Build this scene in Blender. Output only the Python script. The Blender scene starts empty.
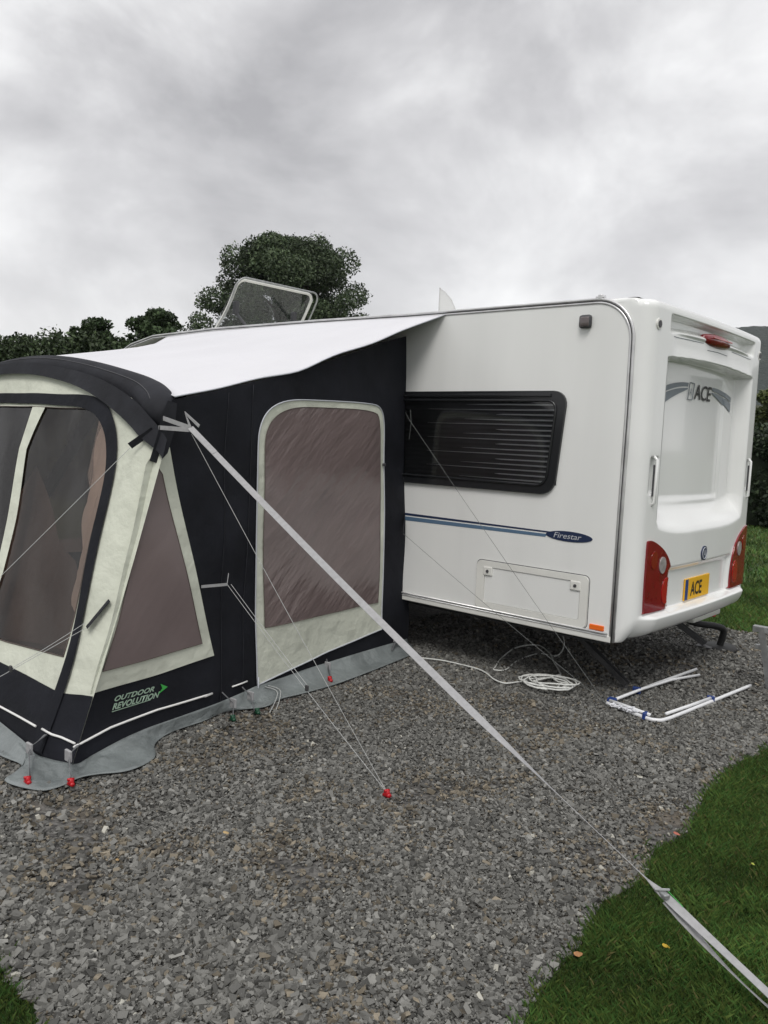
import bpy, bmesh, math, random
import numpy as np
from mathutils import Vector, Matrix, noise as mn
from mathutils.geometry import delaunay_2d_cdt
random.seed(7); rng = np.random.default_rng(11)
D = bpy.data; scene = bpy.context.scene; COL = scene.collection
V = Vector; PI = math.pi; R = math.radians

# ------------------------------------------------------------------ materials
MATS = {}
def pmat(name, col, rough=.6, metal=0, spec=.5, var=0, vscale=5, col2=None, bump=0, bscale=30, bdist=.01,
         coat=0, trans=0, ior=1.45, stretch=None, rot=None, attr=None, vdetail=4, alpha=1, sheen=0):
    m = D.materials.new(name); m.use_nodes = True
    nt = m.node_tree; b = nt.nodes['Principled BSDF']
    b.inputs['Base Color'].default_value = (*col, 1); b.inputs['Roughness'].default_value = rough
    b.inputs['Metallic'].default_value = metal; b.inputs['Specular IOR Level'].default_value = spec
    b.inputs['Coat Weight'].default_value = coat; b.inputs['Transmission Weight'].default_value = trans
    b.inputs['IOR'].default_value = ior; b.inputs['Alpha'].default_value = alpha
    b.inputs['Sheen Weight'].default_value = sheen
    tc = nt.nodes.new('ShaderNodeTexCoord'); mp = nt.nodes.new('ShaderNodeMapping')
    nt.links.new(tc.outputs['Object'], mp.inputs['Vector'])
    if rot: mp.inputs['Rotation'].default_value = rot; mp.vector_type = 'TEXTURE'
    if stretch: mp.inputs['Scale'].default_value = stretch
    if var or col2:
        n = nt.nodes.new('ShaderNodeTexNoise'); n.inputs['Scale'].default_value = vscale; n.inputs['Detail'].default_value = vdetail
        nt.links.new(mp.outputs[0], n.inputs['Vector'])
        r = nt.nodes.new('ShaderNodeValToRGB'); nt.links.new(n.outputs['Fac'], r.inputs[0])
        r.color_ramp.elements[0].position = .3; r.color_ramp.elements[1].position = .7
        c2 = col2 if col2 else tuple(min(1, c*(1+var)) for c in col)
        c1 = col if col2 else tuple(c*(1-var) for c in col)
        r.color_ramp.elements[0].color = (*c1, 1); r.color_ramp.elements[1].color = (*c2, 1)
        nt.links.new(r.outputs[0], b.inputs['Base Color'])
    if attr:
        a = nt.nodes.new('ShaderNodeAttribute'); a.attribute_name = attr
        nt.links.new(a.outputs['Color'], b.inputs['Base Color'])
    if bump:
        n2 = nt.nodes.new('ShaderNodeTexNoise'); n2.inputs['Scale'].default_value = bscale; n2.inputs['Detail'].default_value = 5
        nt.links.new(mp.outputs[0], n2.inputs['Vector'])
        bp = nt.nodes.new('ShaderNodeBump'); bp.inputs['Strength'].default_value = bump; bp.inputs['Distance'].default_value = bdist
        nt.links.new(n2.outputs['Fac'], bp.inputs['Height']); nt.links.new(bp.outputs[0], b.inputs['Normal'])
    MATS[name] = m
    return m
def film(name, tint, rough=.08, gl=.6, bump=.3, bscale=6, body=None, bodyfac=0, stretch=None):
    """thin see-through sheet: tinted transparent + fresnel gloss (+ some body colour)"""
    m = D.materials.new(name); m.use_nodes = True; nt = m.node_tree; N = nt.nodes; L = nt.links
    N.clear(); o = N.new('ShaderNodeOutputMaterial')
    t = N.new('ShaderNodeBsdfTransparent'); t.inputs[0].default_value = (*tint, 1)
    g = N.new('ShaderNodeBsdfGlossy'); g.inputs['Roughness'].default_value = rough; g.inputs[0].default_value = (gl, gl, gl, 1)
    fr = N.new('ShaderNodeFresnel'); fr.inputs[0].default_value = 1.5
    mx = N.new('ShaderNodeMixShader'); base = t
    if body:
        d = N.new('ShaderNodeBsdfDiffuse'); d.inputs[0].default_value = (*body, 1)
        m2 = N.new('ShaderNodeMixShader'); m2.inputs[0].default_value = bodyfac
        L.new(t.outputs[0], m2.inputs[1]); L.new(d.outputs[0], m2.inputs[2]); base = m2
    L.new(fr.outputs[0], mx.inputs[0]); L.new(base.outputs[0], mx.inputs[1]); L.new(g.outputs[0], mx.inputs[2])
    L.new(mx.outputs[0], o.inputs[0])
    if bump:
        tc = N.new('ShaderNodeTexCoord'); mp = N.new('ShaderNodeMapping')
        if stretch: mp.inputs['Scale'].default_value = stretch
        n = N.new('ShaderNodeTexNoise'); n.inputs['Scale'].default_value = bscale; n.inputs['Detail'].default_value = 3
        bp = N.new('ShaderNodeBump'); bp.inputs['Strength'].default_value = bump; bp.inputs['Distance'].default_value = .02
        L.new(tc.outputs['Object'], mp.inputs[0]); L.new(mp.outputs[0], n.inputs['Vector']); L.new(n.outputs['Fac'], bp.inputs['Height'])
        L.new(bp.outputs[0], g.inputs['Normal']); L.new(bp.outputs[0], fr.inputs['Normal'])
    return m

M_side = pmat('aluminium_skin', (.80,.808,.79), .25, var=.035, vscale=4, stretch=(1,1,.12), bump=.02, bscale=3)
M_mould = pmat('gloss_white_moulding', (.82,.83,.815), .12, var=.03, vscale=2, coat=.3, bump=.01, bscale=4)
M_plw = pmat('white_plastic', (.74,.74,.70), .35, var=.05, vscale=6)
M_alu = pmat('aluminium_trim', (.62,.62,.62), .3, metal=.6, var=.15, vscale=8)
M_dkalu = pmat('dark_trim_insert', (.06,.06,.065), .5)
M_blk = pmat('black_fabric', (.0115,.0125,.017), .8, spec=.25, var=.35, vscale=3, bump=.45, bscale=9, bdist=.02)
M_blk2 = pmat('charcoal_arch_fabric', (.019,.020,.025), .75, spec=.3, var=.3, vscale=5, bump=.35, bscale=14, bdist=.015)
M_cream = pmat('cream_fabric', (.60,.62,.53), .75, spec=.2, var=.06, vscale=5, bump=.7, bscale=4.5, bdist=.045)
M_roof = pmat('white_roof_fabric', (.66,.66,.685), .55, spec=.3, var=.04, vscale=2, bump=.5, bscale=3, bdist=.04, stretch=(1,.35,1))
M_brown = pmat('brown_curtain_behind_film', (.178,.138,.134), .16, spec=.8, var=.06, vscale=6, bump=.5, bscale=9.5, bdist=.03,
               rot=(R(41),0,0), stretch=(1,3.2,.75))
M_brown2 = pmat('brown_triangle_film', (.185,.146,.143), .30, spec=.5, var=.06, vscale=5, bump=.2, bscale=6, bdist=.03,
               rot=(R(48),0,0), stretch=(1,5,.9))
M_flap = pmat('grey_mud_flap', (.175,.195,.195), .34, spec=.5, var=.2, vscale=4, bump=.7, bscale=6, bdist=.05)
M_web = pmat('grey_webbing', (.33,.33,.335), .7, var=.1, vscale=60, bump=.4, bscale=300, bdist=.001)
M_web2 = pmat('dark_grey_webbing', (.13,.135,.14), .6, var=.2, vscale=30)
M_cord = pmat('pale_cord', (.42,.43,.42), .7, var=.1, vscale=80)
M_cordd = pmat('grey_cord', (.16,.17,.165), .7)
M_rope = pmat('white_rope', (.66,.67,.64), .7, var=.12, vscale=60)
M_wht = pmat('white_piping', (.78,.78,.76), .5)
M_red = pmat('red_plastic', (.45,.010,.016), .35, var=.1, vscale=60)
M_steel = pmat('galvanised_steel', (.38,.39,.39), .45, metal=.8, var=.2, vscale=20)
M_dksteel = pmat('dark_painted_steel', (.07,.07,.072), .5, metal=.3, var=.2, vscale=15)
M_rub = pmat('black_rubber', (.018,.018,.018), .6, var=.2, vscale=20)
M_seal = pmat('black_window_surround', (.016,.017,.019), .22, spec=.6)
M_under = pmat('underfloor', (.02,.02,.02), .9)
M_stripe = pmat('slate_blue_decal', (.10,.17,.26), .35)
M_navy = pmat('navy_decal', (.018,.03,.075), .35)
M_silver = pmat('silver_lettering', (.5,.52,.56), .4)
M_grey = pmat('grey_blue_decal', (.19,.22,.25), .4)
M_orange = pmat('orange_reflector', (.85,.16,.02), .25)
M_lred = pmat('dark_red_lens', (.20,.005,.011), .12, coat=.5, var=.15, vscale=12)
M_lred2 = pmat('bright_red_reflector', (.40,.014,.014), .15, coat=.5)
M_lclr = pmat('clear_lens', (.34,.32,.31), .12, spec=.8, var=.25, vscale=25)
M_lamb = pmat('amber_smoked_lens', (.22,.018,.009), .12, coat=.4)
M_yel = pmat('yellow_plate', (.78,.43,.015), .4)
M_blk3 = pmat('black_print', (.012,.012,.014), .45)
M_blue = pmat('blue_plastic', (.02,.05,.20), .4)
M_green = pmat('green_print', (.06,.42,.08), .5)
M_pale = pmat('pale_print', (.34,.46,.36), .5)
M_polew = pmat('white_pole', (.72,.73,.74), .3, var=.04, vscale=30)
M_blind = pmat('pleated_blind', (.06,.062,.065), .4, metal=.2, var=.3, vscale=2)
M_dark = pmat('dark_interior', (.010,.010,.011), .7)
M_intfl = pmat('brown_groundsheet', (.10,.078,.068), .6, var=.3, vscale=3)
M_curt = pmat('beige_curtain', (.84,.75,.70), .8, var=.1, vscale=6)
M_bark = pmat('bark', (.09,.075,.06), .9, var=.3, vscale=4)
M_leafc = pmat('foliage', (.05,.08,.03), .55, attr='col', spec=.3)
M_stone = pmat('stone_chips', (.2,.2,.2), .8, attr='col', spec=.3)
M_grassm = pmat('grass_blades', (.05,.1,.03), .5, attr='col', spec=.35)
M_pane = film('smoked_acrylic', (.80,.80,.81), .04, 1, .06, 3)
M_sky = film('smoked_rooflight', (.68,.70,.71), .06, 1, .1, 8, (.2,.22,.22), .12)
M_clearpvc = film('clear_pvc', (.66,.59,.54), .025, .6, .3, 3.0, (.12,.095,.085), .04)
M_inp = pmat('brown_inner_panel', (.15,.118,.105), .4, var=.12, vscale=4, bump=.3, bscale=6, bdist=.03)
M_trl = film('translucent_white_acrylic', (.85,.85,.83), .2, .8, 0, 3, (.7,.7,.68), .45)
M_trb = film('brown_see_through_film', (.55,.44,.39), .15, .7, .2, 4, (.30,.23,.20), .5)

# ------------------------------------------------------------------ object helpers
def link(name, me, mat=None, parent=None, smooth=False):
    o = D.objects.new(name, me); COL.objects.link(o)
    if mat and not len(me.materials): me.materials.append(mat)
    if parent is not None: o.parent = parent
    if smooth: me.polygons.foreach_set('use_smooth', [True]*len(me.polygons))
    return o
def tag(o, label=None, cat=None, group=None, kind=None):
    if label: o['label'] = label
    if cat: o['category'] = cat
    if group: o['group'] = group
    if kind: o['kind'] = kind
    return o
def empty(name, loc=(0,0,0), label=None, cat=None, group=None):
    o = D.objects.new(name, None); COL.objects.link(o); o.location = loc; o.empty_display_size = .1
    return tag(o, label, cat, group)
def child(name, me, mat, root, smooth=False):
    """mesh given in world coordinates, parented to an Empty at root.location"""
    off = root.matrix_world.translation if root.type != 'EMPTY' else root.location
    if root.type == 'EMPTY' and root.location.length > 0:
        me.transform(Matrix.Translation(-root.location))
    return link(name, me, mat, root, smooth)
def mesh(name, vs, fs):
    me = D.meshes.new(name); me.from_pydata([tuple(v) for v in vs], [], fs); me.update(); return me
def npmesh(name, co, faces, nside, cols=None):
    me = D.meshes.new(name); nv = len(co); nf = len(faces)
    me.vertices.add(nv); me.vertices.foreach_set('co', co.astype(np.float32).ravel())
    me.loops.add(nf*nside); me.loops.foreach_set('vertex_index', faces.astype(np.int32).ravel())
    me.polygons.add(nf); me.polygons.foreach_set('loop_start', np.arange(0, nf*nside, nside, dtype=np.int32))
    me.update(calc_edges=True)
    if cols is not None:
        a = me.color_attributes.new('col', 'FLOAT_COLOR', 'POINT')
        c4 = np.ones((nv, 4), np.float32); c4[:, :3] = cols; a.data.foreach_set('color', c4.ravel())
    me.validate(); me.shade_flat()
    return me
def bm_mesh(bm, name):
    me = D.meshes.new(name); bm.normal_update(); bm.to_mesh(me); bm.free(); return me
def tube(pts, r, n=8, closed=False, caps=True, rads=None, name='tube', squash=None):
    pts = [V(p) for p in pts]; m = len(pts); vs = []; fs = []
    prev = None
    for i, p in enumerate(pts):
        if closed: t = pts[(i+1)%m]-pts[i-1]
        else: t = pts[min(i+1,m-1)]-pts[max(i-1,0)]
        t = t.normalized() if t.length > 1e-9 else V((0,0,1))
        if prev is None:
            a = V((0,0,1)) if abs(t.z) < .9 else V((1,0,0)); u = t.cross(a).normalized()
        else: u = (prev - t*prev.dot(t)).normalized()
        prev = u; w = t.cross(u); rr = rads[i] if rads else r
        for k in range(n):
            a = 2*PI*k/n; vs.append(p + u*math.cos(a)*rr + w*math.sin(a)*rr)
    L = m if closed else m-1
    for i in range(L):
        for k in range(n):
            a = i*n+k; b = i*n+(k+1)%n; c = ((i+1)%m)*n+(k+1)%n; d = ((i+1)%m)*n+k
            fs.append((a, d, c, b))
    if caps and not closed: fs.append(tuple(range(n))); fs.append(tuple(reversed(range((m-1)*n, m*n))))
    return mesh(name, vs, fs)
def ribbon(pts, dirs, w, th=.0015, name='strap'):
    """flat strap of width w: pts centre line, dirs width direction"""
    vs = []; fs = []; pts = [V(p) for p in pts]; m = len(pts)
    for i, p in enumerate(pts):
        t = (pts[min(i+1,m-1)]-pts[max(i-1,0)]).normalized()
        d = V(dirs[i]); d = (d - t*d.dot(t)).normalized(); nn = t.cross(d)
        for a, b in ((-1,-1),(1,-1),(1,1),(-1,1)): vs.append(p + d*(a*w/2) + nn*(b*th/2))
    for i in range(m-1):
        for k in range(4): fs.append((i*4+k, i*4+(k+1)%4, (i+1)*4+(k+1)%4, (i+1)*4+k))
    fs.append((3,2,1,0)); fs.append(tuple((m-1)*4+k for k in range(4)))
    return mesh(name, vs, fs)
def box(c, s, bev=0, rot=None, seg=2, name='box'):
    bm = bmesh.new(); bmesh.ops.create_cube(bm, size=1)
    bmesh.ops.scale(bm, vec=s, verts=bm.verts)
    if bev: bmesh.ops.bevel(bm, geom=list(bm.edges), offset=bev, segments=seg, affect='EDGES', profile=.5)
    if rot is not None: bmesh.ops.rotate(bm, verts=bm.verts, matrix=rot, cent=(0,0,0))
    bmesh.ops.translate(bm, verts=bm.verts, vec=c)
    return bm_mesh(bm, name)
def joinm(ms, name):
    bm = bmesh.new()
    for m in ms: bm.from_mesh(m); 
    for m in ms: D.meshes.remove(m)
    return bm_mesh(bm, name)
def smoothpath(P, n=12):
    P = [V(p) for p in P]; out = []
    for i in range(len(P)-1):
        p0 = P[max(i-1,0)]; p1 = P[i]; p2 = P[i+1]; p3 = P[min(i+2,len(P)-1)]
        for k in range(n):
            t = k/n
            out.append(.5*((2*p1)+(p2-p0)*t+(2*p0-5*p1+4*p2-p3)*t*t+(3*p1-p0-3*p2+p3)*t**3))
    out.append(P[-1]); return out
def rrect(x0, x1, y0, y1, r, n=6):
    pts = []
    if not isinstance(r, (list, tuple)): r = [r]*4
    for (cx, cy, a0, rr) in ((x1-r[0], y1-r[0], 0, r[0]), (x0+r[1], y1-r[1], 90, r[1]), (x0+r[2], y0+r[2], 180, r[2]), (x1-r[3], y0+r[3], 270, r[3])):
        for k in range(n+1): a = R(a0+90*k/n); pts.append((cx+rr*math.cos(a), cy+rr*math.sin(a)))
    return pts
def dens(poly, step):
    out = []
    for i in range(len(poly)):
        a = V(poly[i]).to_2d() if len(poly[i]) > 2 else V((poly[i][0], poly[i][1])); q = poly[(i+1)%len(poly)]; b = V((q[0], q[1]))
        k = max(1, int((b-a).length/step))
        for j in range(k): out.append(a.lerp(b, j/k))
    return out
def chaikin(P, it=2, closed=True):
    for _ in range(it):
        Q = []; n = len(P)
        for i in range(n if closed else n-1):
            a, b = P[i], P[(i+1)%n]; Q += [(a[0]*.75+b[0]*.25, a[1]*.75+b[1]*.25), (a[0]*.25+b[0]*.75, a[1]*.25+b[1]*.75)]
        P = Q if closed else [P[0]]+Q+[P[-1]]
    return P
def pip(x, y, P):
    c = False; n = len(P); j = n-1
    for i in range(n):
        xi, yi = P[i][0], P[i][1]; xj, yj = P[j][0], P[j][1]
        if (yi > y) != (yj > y) and x < (xj-xi)*(y-yi)/(yj-yi)+xi: c = not c
        j = i
    return c
def patch(outline, fn, holes=(), step=.06, off=0, name='patch'):
    """fill a 2-D outline (with holes) and lay it on the surface fn(u, v, off)"""
    O = dens(outline, step); H = [dens(h, step) for h in holes]
    pts = list(O); edges = [(i, (i+1)%len(O)) for i in range(len(O))]
    for h in H:
        b = len(pts); pts += h; edges += [(b+i, b+(i+1)%len(h)) for i in range(len(h))]
    xs = [p.x for p in O]; ys = [p.y for p in O]
    if step < 1:
        nx = int((max(xs)-min(xs))/step)+1; ny = int((max(ys)-min(ys))/step)+1
        for i in range(1, nx):
            for j in range(1, ny):
                x = min(xs)+(i+.25*(j%2))*step; y = min(ys)+j*step
                if pip(x, y, O) and not any(pip(x, y, h) for h in H): pts.append(V((x, y)))
    vo, eo, fo, _, _, _ = delaunay_2d_cdt(pts, edges, [], 0, 1e-5)
    F = []
    for f in fo:
        cx = sum(vo[i].x for i in f)/len(f); cy = sum(vo[i].y for i in f)/len(f)
        if pip(cx, cy, O) and not any(pip(cx, cy, h) for h in H): F.append(tuple(f))
    return mesh(name, [fn(v.x, v.y, off) for v in vo], F)
def slab(outline, fn, off0, off1, name='slab', holes=()):
    """outline extruded between two offsets of a surface"""
    bm = bmesh.new(); me = patch(outline, fn, holes, 9, off1, name); bm.from_mesh(me); D.meshes.remove(me)
    n = 0
    for loop in [outline]+list(holes):
        a = [bm.verts.new(fn(p[0], p[1], off1)) for p in loop]; b = [bm.verts.new(fn(p[0], p[1], off0)) for p in loop]
        for i in range(len(a)):
            j = (i+1)%len(a); bm.faces.new((a[i], b[i], b[j], a[j]))
    bmesh.ops.remove_doubles(bm, verts=bm.verts, dist=1e-5)
    bmesh.ops.recalc_face_normals(bm, faces=bm.faces)
    return bm_mesh(bm, name)
def text(name, s, size, mat, root, fn, u0, v0, off, su=1, shear=0, bold=0, sx=1, ext=0):
    """real lettering: glyph outlines meshed and laid on surface fn; su=-1 flips u"""
    c = D.curves.new(name, 'FONT'); c.body = s; c.size = size; c.shear = shear; c.offset = bold; c.resolution_u = 3
    to = D.objects.new(name, c); COL.objects.link(to)
    bpy.context.view_layer.update()
    me = D.meshes.new_from_object(to.evaluated_get(bpy.context.evaluated_depsgraph_get()))
    D.objects.remove(to); D.curves.remove(c)
    for v in me.vertices:
        q = fn(u0+su*v.co.x*sx, v0+v.co.y, off); v.co = q
    me.materials.clear()
    return child(name, me, mat, root)

# ------------------------------------------------------------------ camera
cam = D.cameras.new('camera'); co = D.objects.new('camera', cam); COL.objects.link(co); scene.camera = co
cam.sensor_fit = 'VERTICAL'; cam.sensor_height = 32; cam.lens = 32*824/1024; cam.clip_end = 3000; cam.clip_start = .05
vx = V((-942, 115, -824)).normalized()*-1; vy = V((726, 44, -824)).normalized(); vy = (vy - vx*vx.dot(vy)).normalized(); vz = vx.cross(vy)
co.matrix_world = Matrix.Translation((2.27,-4.844,1.67)) @ Matrix((vx, vy, vz)).to_4x4()

# ------------------------------------------------------------------ CARAVAN
W = 2.10
car = empty('caravan', (-3,W/2,0), 'white touring caravan with a dark side window and red rear light clusters', 'caravan')
def side(u, v, o=0): return V((u, -o, v))      # near side plane, o = outwards
Rr = .24
def sidepoly(x0, x1, z0, z1, r, rf):
    p = []
    for k in range(11): a = R(90*k/10); p.append((x1-r+r*math.sin(a), z1-r+r*math.cos(a)))
    p += [(x1, z0), (x0+.55, z0), (x0+.1, z0+.35), (x0, 1.1), (x0+.25, 1.75)]
    p += [(x0+.72, 2.34), (x0+1.3, z1-.06), (x0+1.9, z1)]
    return p
# body core
core = sidepoly(-6.5, -.005, .47, 2.575, Rr, .4)
def corefn(u, v, o): return V((u, W/2-o, v))
child('body_shell', slab(core, corefn, -W/2, W/2-.004), M_side, car)
child('side_skin', slab(sidepoly(-6.48, -.012, .475, 2.565, Rr-.01, .4), side, .0045, .007), M_side, car)
child('floor', box((-3.1,W/2,.435), (5.9,W-.1,.06)), M_under, car)
for yy in (.45,1.75): child('chassis_rail', box((-3.1,yy,.36), (5.7,.06,.12)), M_dksteel, car)
child('skirt', box((-2.6,.0,.452), (5.19,.03,.045), .006), M_plw, car)
child('skirt_trim', joinm([tube([(-5.2,-.018,.487),(-.03,-.018,.487)], .007, 8), tube([(-5.2,-.016,.470),(-.03,-.016,.470)], .0045, 8)], 't'), M_alu, car, True)
# wheel
for yy in (.12, W-.12):
    wt = tube([(-3.3,yy-.09,.33),(-3.3,yy+.09,.33)], .33, 32); wh = child('wheel', wt, M_rub, car)
    link('rim', tube([(-3.3-car.location.x,yy-.1-W/2,.33),(-3.3-car.location.x,yy+.1-W/2,.33)], .2, 24), M_steel, wh)
# awning rail trim around side
arc = [(-6.2,2.25),(-5.9,2.42),(-5.6,2.525),(-5.2,2.59),(-4.2,2.61),(-2.8,2.60),(-1.8,2.585)]
rail = [V((x,0,z)) for x, z in arc]
for k in range(13): a = R(90*k/12); rail.append(V((-.25+.25*math.sin(a), 0, 2.33+.25*math.cos(a))))
rail += [V((.004,0,1.9)), V((.0,0,1.2)), V((.0,0,.435))]
def railoff(d):
    out = []
    for i, p in enumerate(rail):
        t = (rail[min(i+1,len(rail)-1)]-rail[max(i-1,0)]).normalized(); n = V((t.z,0,-t.x)); out.append(p + n*-d + V((0,-.006,0)))
    return out
child('awning_rail', joinm([tube(railoff(.011), .0095, 8), tube(railoff(-.011), .0085, 8)], 'rl'), M_alu, car, True)
child('rail_insert', tube(railoff(0), .0048, 8), M_dkalu, car, True)
# roof
bm = bmesh.new(); nx, ny = 40, 14; g = []
for i in range(nx+1):
    x = -6.3 + (6.3-.07)*i/nx
    # follow rail height
    zz = np.interp(x, [-6.5,-6.2,-5.9,-5.6,-5.2,-4.2,-2.8,-1.8,0], [2.0,2.25,2.42,2.525,2.59,2.61,2.60,2.585,2.575])
    g.append([bm.verts.new((x, W*j/ny, zz-.012+.036*(1-abs(2*j/ny-1)**6))) for j in range(ny+1)])
for i in range(nx):
    for j in range(ny): bm.faces.new((g[i][j], g[i+1][j], g[i+1][j+1], g[i][j+1]))
child('roof', bm_mesh(bm, 'roof'), M_plw, car, True)

# rear moulding: plan curve swept in height, with pressed features
D0, BOW, RC = .125, .035, .10
def sstep(a, b, x): t = min(1, max(0, (x-a)/(b-a))); return t*t*(3-2*t)
plan = [(-.26+.31*i/8, 0) for i in range(8)]
cx0 = D0-RC
plan += [(cx0+RC*math.sin(R(a)), RC-RC*math.cos(R(a))) for a in range(0, 90, 9)]
NF = 150
plan += [(D0+BOW*(1-(2*y/W-1)**2)-BOW*(1-(2*RC/W-1)**2)+0, y) for y in np.linspace(RC, W-RC, NF)]
plan += [(cx0+RC*math.cos(R(a)), W-RC+RC*math.sin(R(a))) for a in range(9, 99, 9)]
plan += [(cx0-.4*i/6, W) for i in range(1, 7)]
def arch_top(y): return 2.265-.025*abs((y-1.1)/.84)**2
def feat(y, z):
    d = 0.; y = y*2.2/W
    # deep central recess
    m = sstep(.25,.29,y)*(1-sstep(1.89,1.95,y)); b = 1.10+.06*abs((y-1.1)/.85)**4
    m *= sstep(b, b+.20, z)*(1-sstep(arch_top(y)-.008, arch_top(y)+.008, z)); d -= .115*m
    # flat inner panel slightly deeper in the middle
    m2 = sstep(.42,.46,y)*(1-sstep(1.62,1.66,y))*sstep(1.30,1.36,z)*(1-sstep(2.0,2.2,z)); d -= .012*m2
    # shadow groove under the top lip
    lo = 2.455-.03*abs((y-1.1)/.85)**2
    m3 = sstep(.26,.30,y)*(1-sstep(1.88,1.95,y))*sstep(lo-.035, lo+.01, z)*(1-sstep(2.495,2.515,z)); d -= .065*m3
    # brow step
    m4 = sstep(.28,.4,y)*(1-sstep(1.8,1.92,y))*(1-sstep(2.40,2.41,z))*sstep(2.22,2.34,z); d -= .010*m4
    # number plate recess
    m5 = sstep(.46,.50,y)*(1-sstep(1.70,1.74,y))*sstep(.595,.61,z)*(1-sstep(.85,.90,z)); d -= .03*m5
    # bumper bulge
    d += .055*sstep(.38,.50,z)*(1-sstep(.585,.615,z))*sstep(.06,.25,y)*(1-sstep(1.95,2.14,y))
    # light pockets keep flat; handle recesses
    for yc in (.165, 2.2-.165):
        m6 = (1-sstep(.035,.055,abs(y-yc)))*(1-sstep(.10,.125,abs(z-1.50))); d -= .04*m6
    return d
# cumulative arc length -> s
cum = [0]
for i in range(1, len(plan)): cum.append(cum[-1]+math.dist(plan[i], plan[i-1]))
planx = np.array([p[0] for p in plan]); plany = np.array([p[1] for p in plan]); cum = np.array(cum)
iface0 = 8+5; S_y = lambda s: (float(np.interp(s, cum, planx)), float(np.interp(s, cum, plany)))
def mould(s, z, o=0, f=True):
    x, y = S_y(s); x1, y1 = S_y(s+.004); x0, y0 = S_y(s-.004)
    t = V((x1-x0, y1-y0)).normalized(); n = V((t.y, -t.x))
    d = feat(y, z)*max(0, n.x) if (f and x > .02) else 0
    rb, rt = (.07 if n.x <= 0 else .07+.11*n.x), .055; zb, zt = .435, 2.582; ins = 0
    if z < zb+rb: q = (zb+rb-z)/rb; ins = rb*(1-math.sqrt(max(0, 1-q*q)))*max(0,n.x)**.5*.85
    if z > zt-rt: q = (z-zt+rt)/rt; ins = rt*(1-math.sqrt(max(0, 1-q*q)))*(1 if n.x > .0 else .1)
    return V((x+n.x*(d+o-ins), y+n.y*(d*.0+o-ins), z))
def s_at(y):   # arc length of face position y (given on a nominal 2.2 m width)
    return float(np.interp(y*W/2.2, plany[9:-8], cum[9:-8]))
bm = bmesh.new(); zs = sorted(set([.435,.44,.45,.46,.475,.49] + list(np.round(np.arange(.5, 2.52, .0065), 4)) + [2.52,2.53,2.54,2.55,2.56,2.568,2.576,2.582])); G = []
for z in zs: G.append([bm.verts.new(mould(s, z)) for s in cum])
for i in range(len(zs)-1):
    for j in range(len(cum)-1): bm.faces.new((G[i][j], G[i][j+1], G[i+1][j+1], G[i+1][j]))
# cap: fold over onto the roof
def inner(row, z, k):
    out = []
    for v in row:
        p = v.co; out.append(bm.verts.new((p.x-(.16 if p.x > 0 else .0)*k, p.y+(W/2-p.y)*.06*k, z)))
    return out
r1 = inner(G[-1], 2.596, .5); r2 = inner(G[-1], 2.606, 1.6)
for a, b in ((G[-1], r1), (r1, r2)):
    for j in range(len(cum)-1): bm.faces.new((a[j], a[j+1], b[j+1], b[j]))
# close cap top by bridging left-right halves
n2 = len(r2)
for j in range(n2//2-1): bm.faces.new((r2[j], r2[j+1], r2[n2-2-j], r2[n2-1-j]))
rb = inner(G[0], .45, .5)
for j in range(len(cum)-1): bm.faces.new((rb[j], rb[j+1], G[0][j+1], G[0][j]))
child('rear_moulding', bm_mesh(bm, 'rear_moulding'), M_mould, car, True)

# light clusters
def cluster(flip):
    def fn(u, v, o=0):
        s = cum[-1]-(u+.045)+.0 if flip else u
        return mould(s, v, o, True)
    s0 = s_at(.10)
    off = .012
    e0 = s_at(.135)     # wraps into the corner
    out = [(e0-.002, 1.075), (e0+.012,1.09), (e0+.06, 1.086), (e0+.14,1.06), (e0+.24, 1.01), (e0+.32, .94), (e0+.37, .84), (e0+.385,.76), (e0+.385, .64), (e0+.37,.622), (e0+.03, .622), (e0+.004,.64), (e0-.004, .80), (e0-.004,1.0)]
    out = [(p.x, p.y) for p in smooth_closed(out)]
    lab = None
    c = child('light_cluster', slab_s(out, fn, -.01, off), M_lred, car, True)
    def el(cu, cz, ru, rz, rt=0):
        return [(cu+ru*math.cos(a)*math.cos(rt)-rz*math.sin(a)*math.sin(rt), cz+ru*math.cos(a)*math.sin(rt)+rz*math.sin(a)*math.cos(rt)) for a in np.linspace(0, 2*PI, 25)[:-1]]
    for nm, e, m, o in (('clear_lens', el(e0+.215,.92,.046,.055,.1), M_lclr, off+.006), ('amber_lens', el(e0+.095,.96,.042,.058,-.1), M_lamb, off+.004),
                     ('reflector', el(e0+.29,.745,.06,.088,-.1), M_lred2, off+.004)):
        me = slab_s(e, fn, off-.003, o)
        me.transform(Matrix.Translation(-car.location)); link(nm, me, m, c, True)
def smooth_closed(P, n=5):
    P = [V((a, b, 0)) for a, b in P]; out = []; m = len(P)
    for i in range(m):
        p0, p1, p2, p3 = P[i-1], P[i], P[(i+1)%m], P[(i+2)%m]
        for k in range(n):
            t = k/n; q = .5*((2*p1)+(p2-p0)*t+(2*p0-5*p1+4*p2-p3)*t*t+(3*p1-p0-3*p2+p3)*t**3); out.append(q)
    return out
def slab_s(outline, fn, o0, o1, name='s'):
    bm = bmesh.new(); me = patch(outline, fn, (), .02, o1, name); bm.from_mesh(me); D.meshes.remove(me)
    O = dens(outline, .02)
    a = [bm.verts.new(fn(p.x, p.y, o1)) for p in O]; b = [bm.verts.new(fn(p.x, p.y, o0)) for p in O]
    for i in range(len(a)): j = (i+1)%len(a); bm.faces.new((a[i], b[i], b[j], a[j]))
    bmesh.ops.recalc_face_normals(bm, faces=bm.faces)
    return bm_mesh(bm, name)
cluster(False); cluster(True)
def rearf(u, v, o=0): return mould(s_at(u), v, o)
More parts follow.
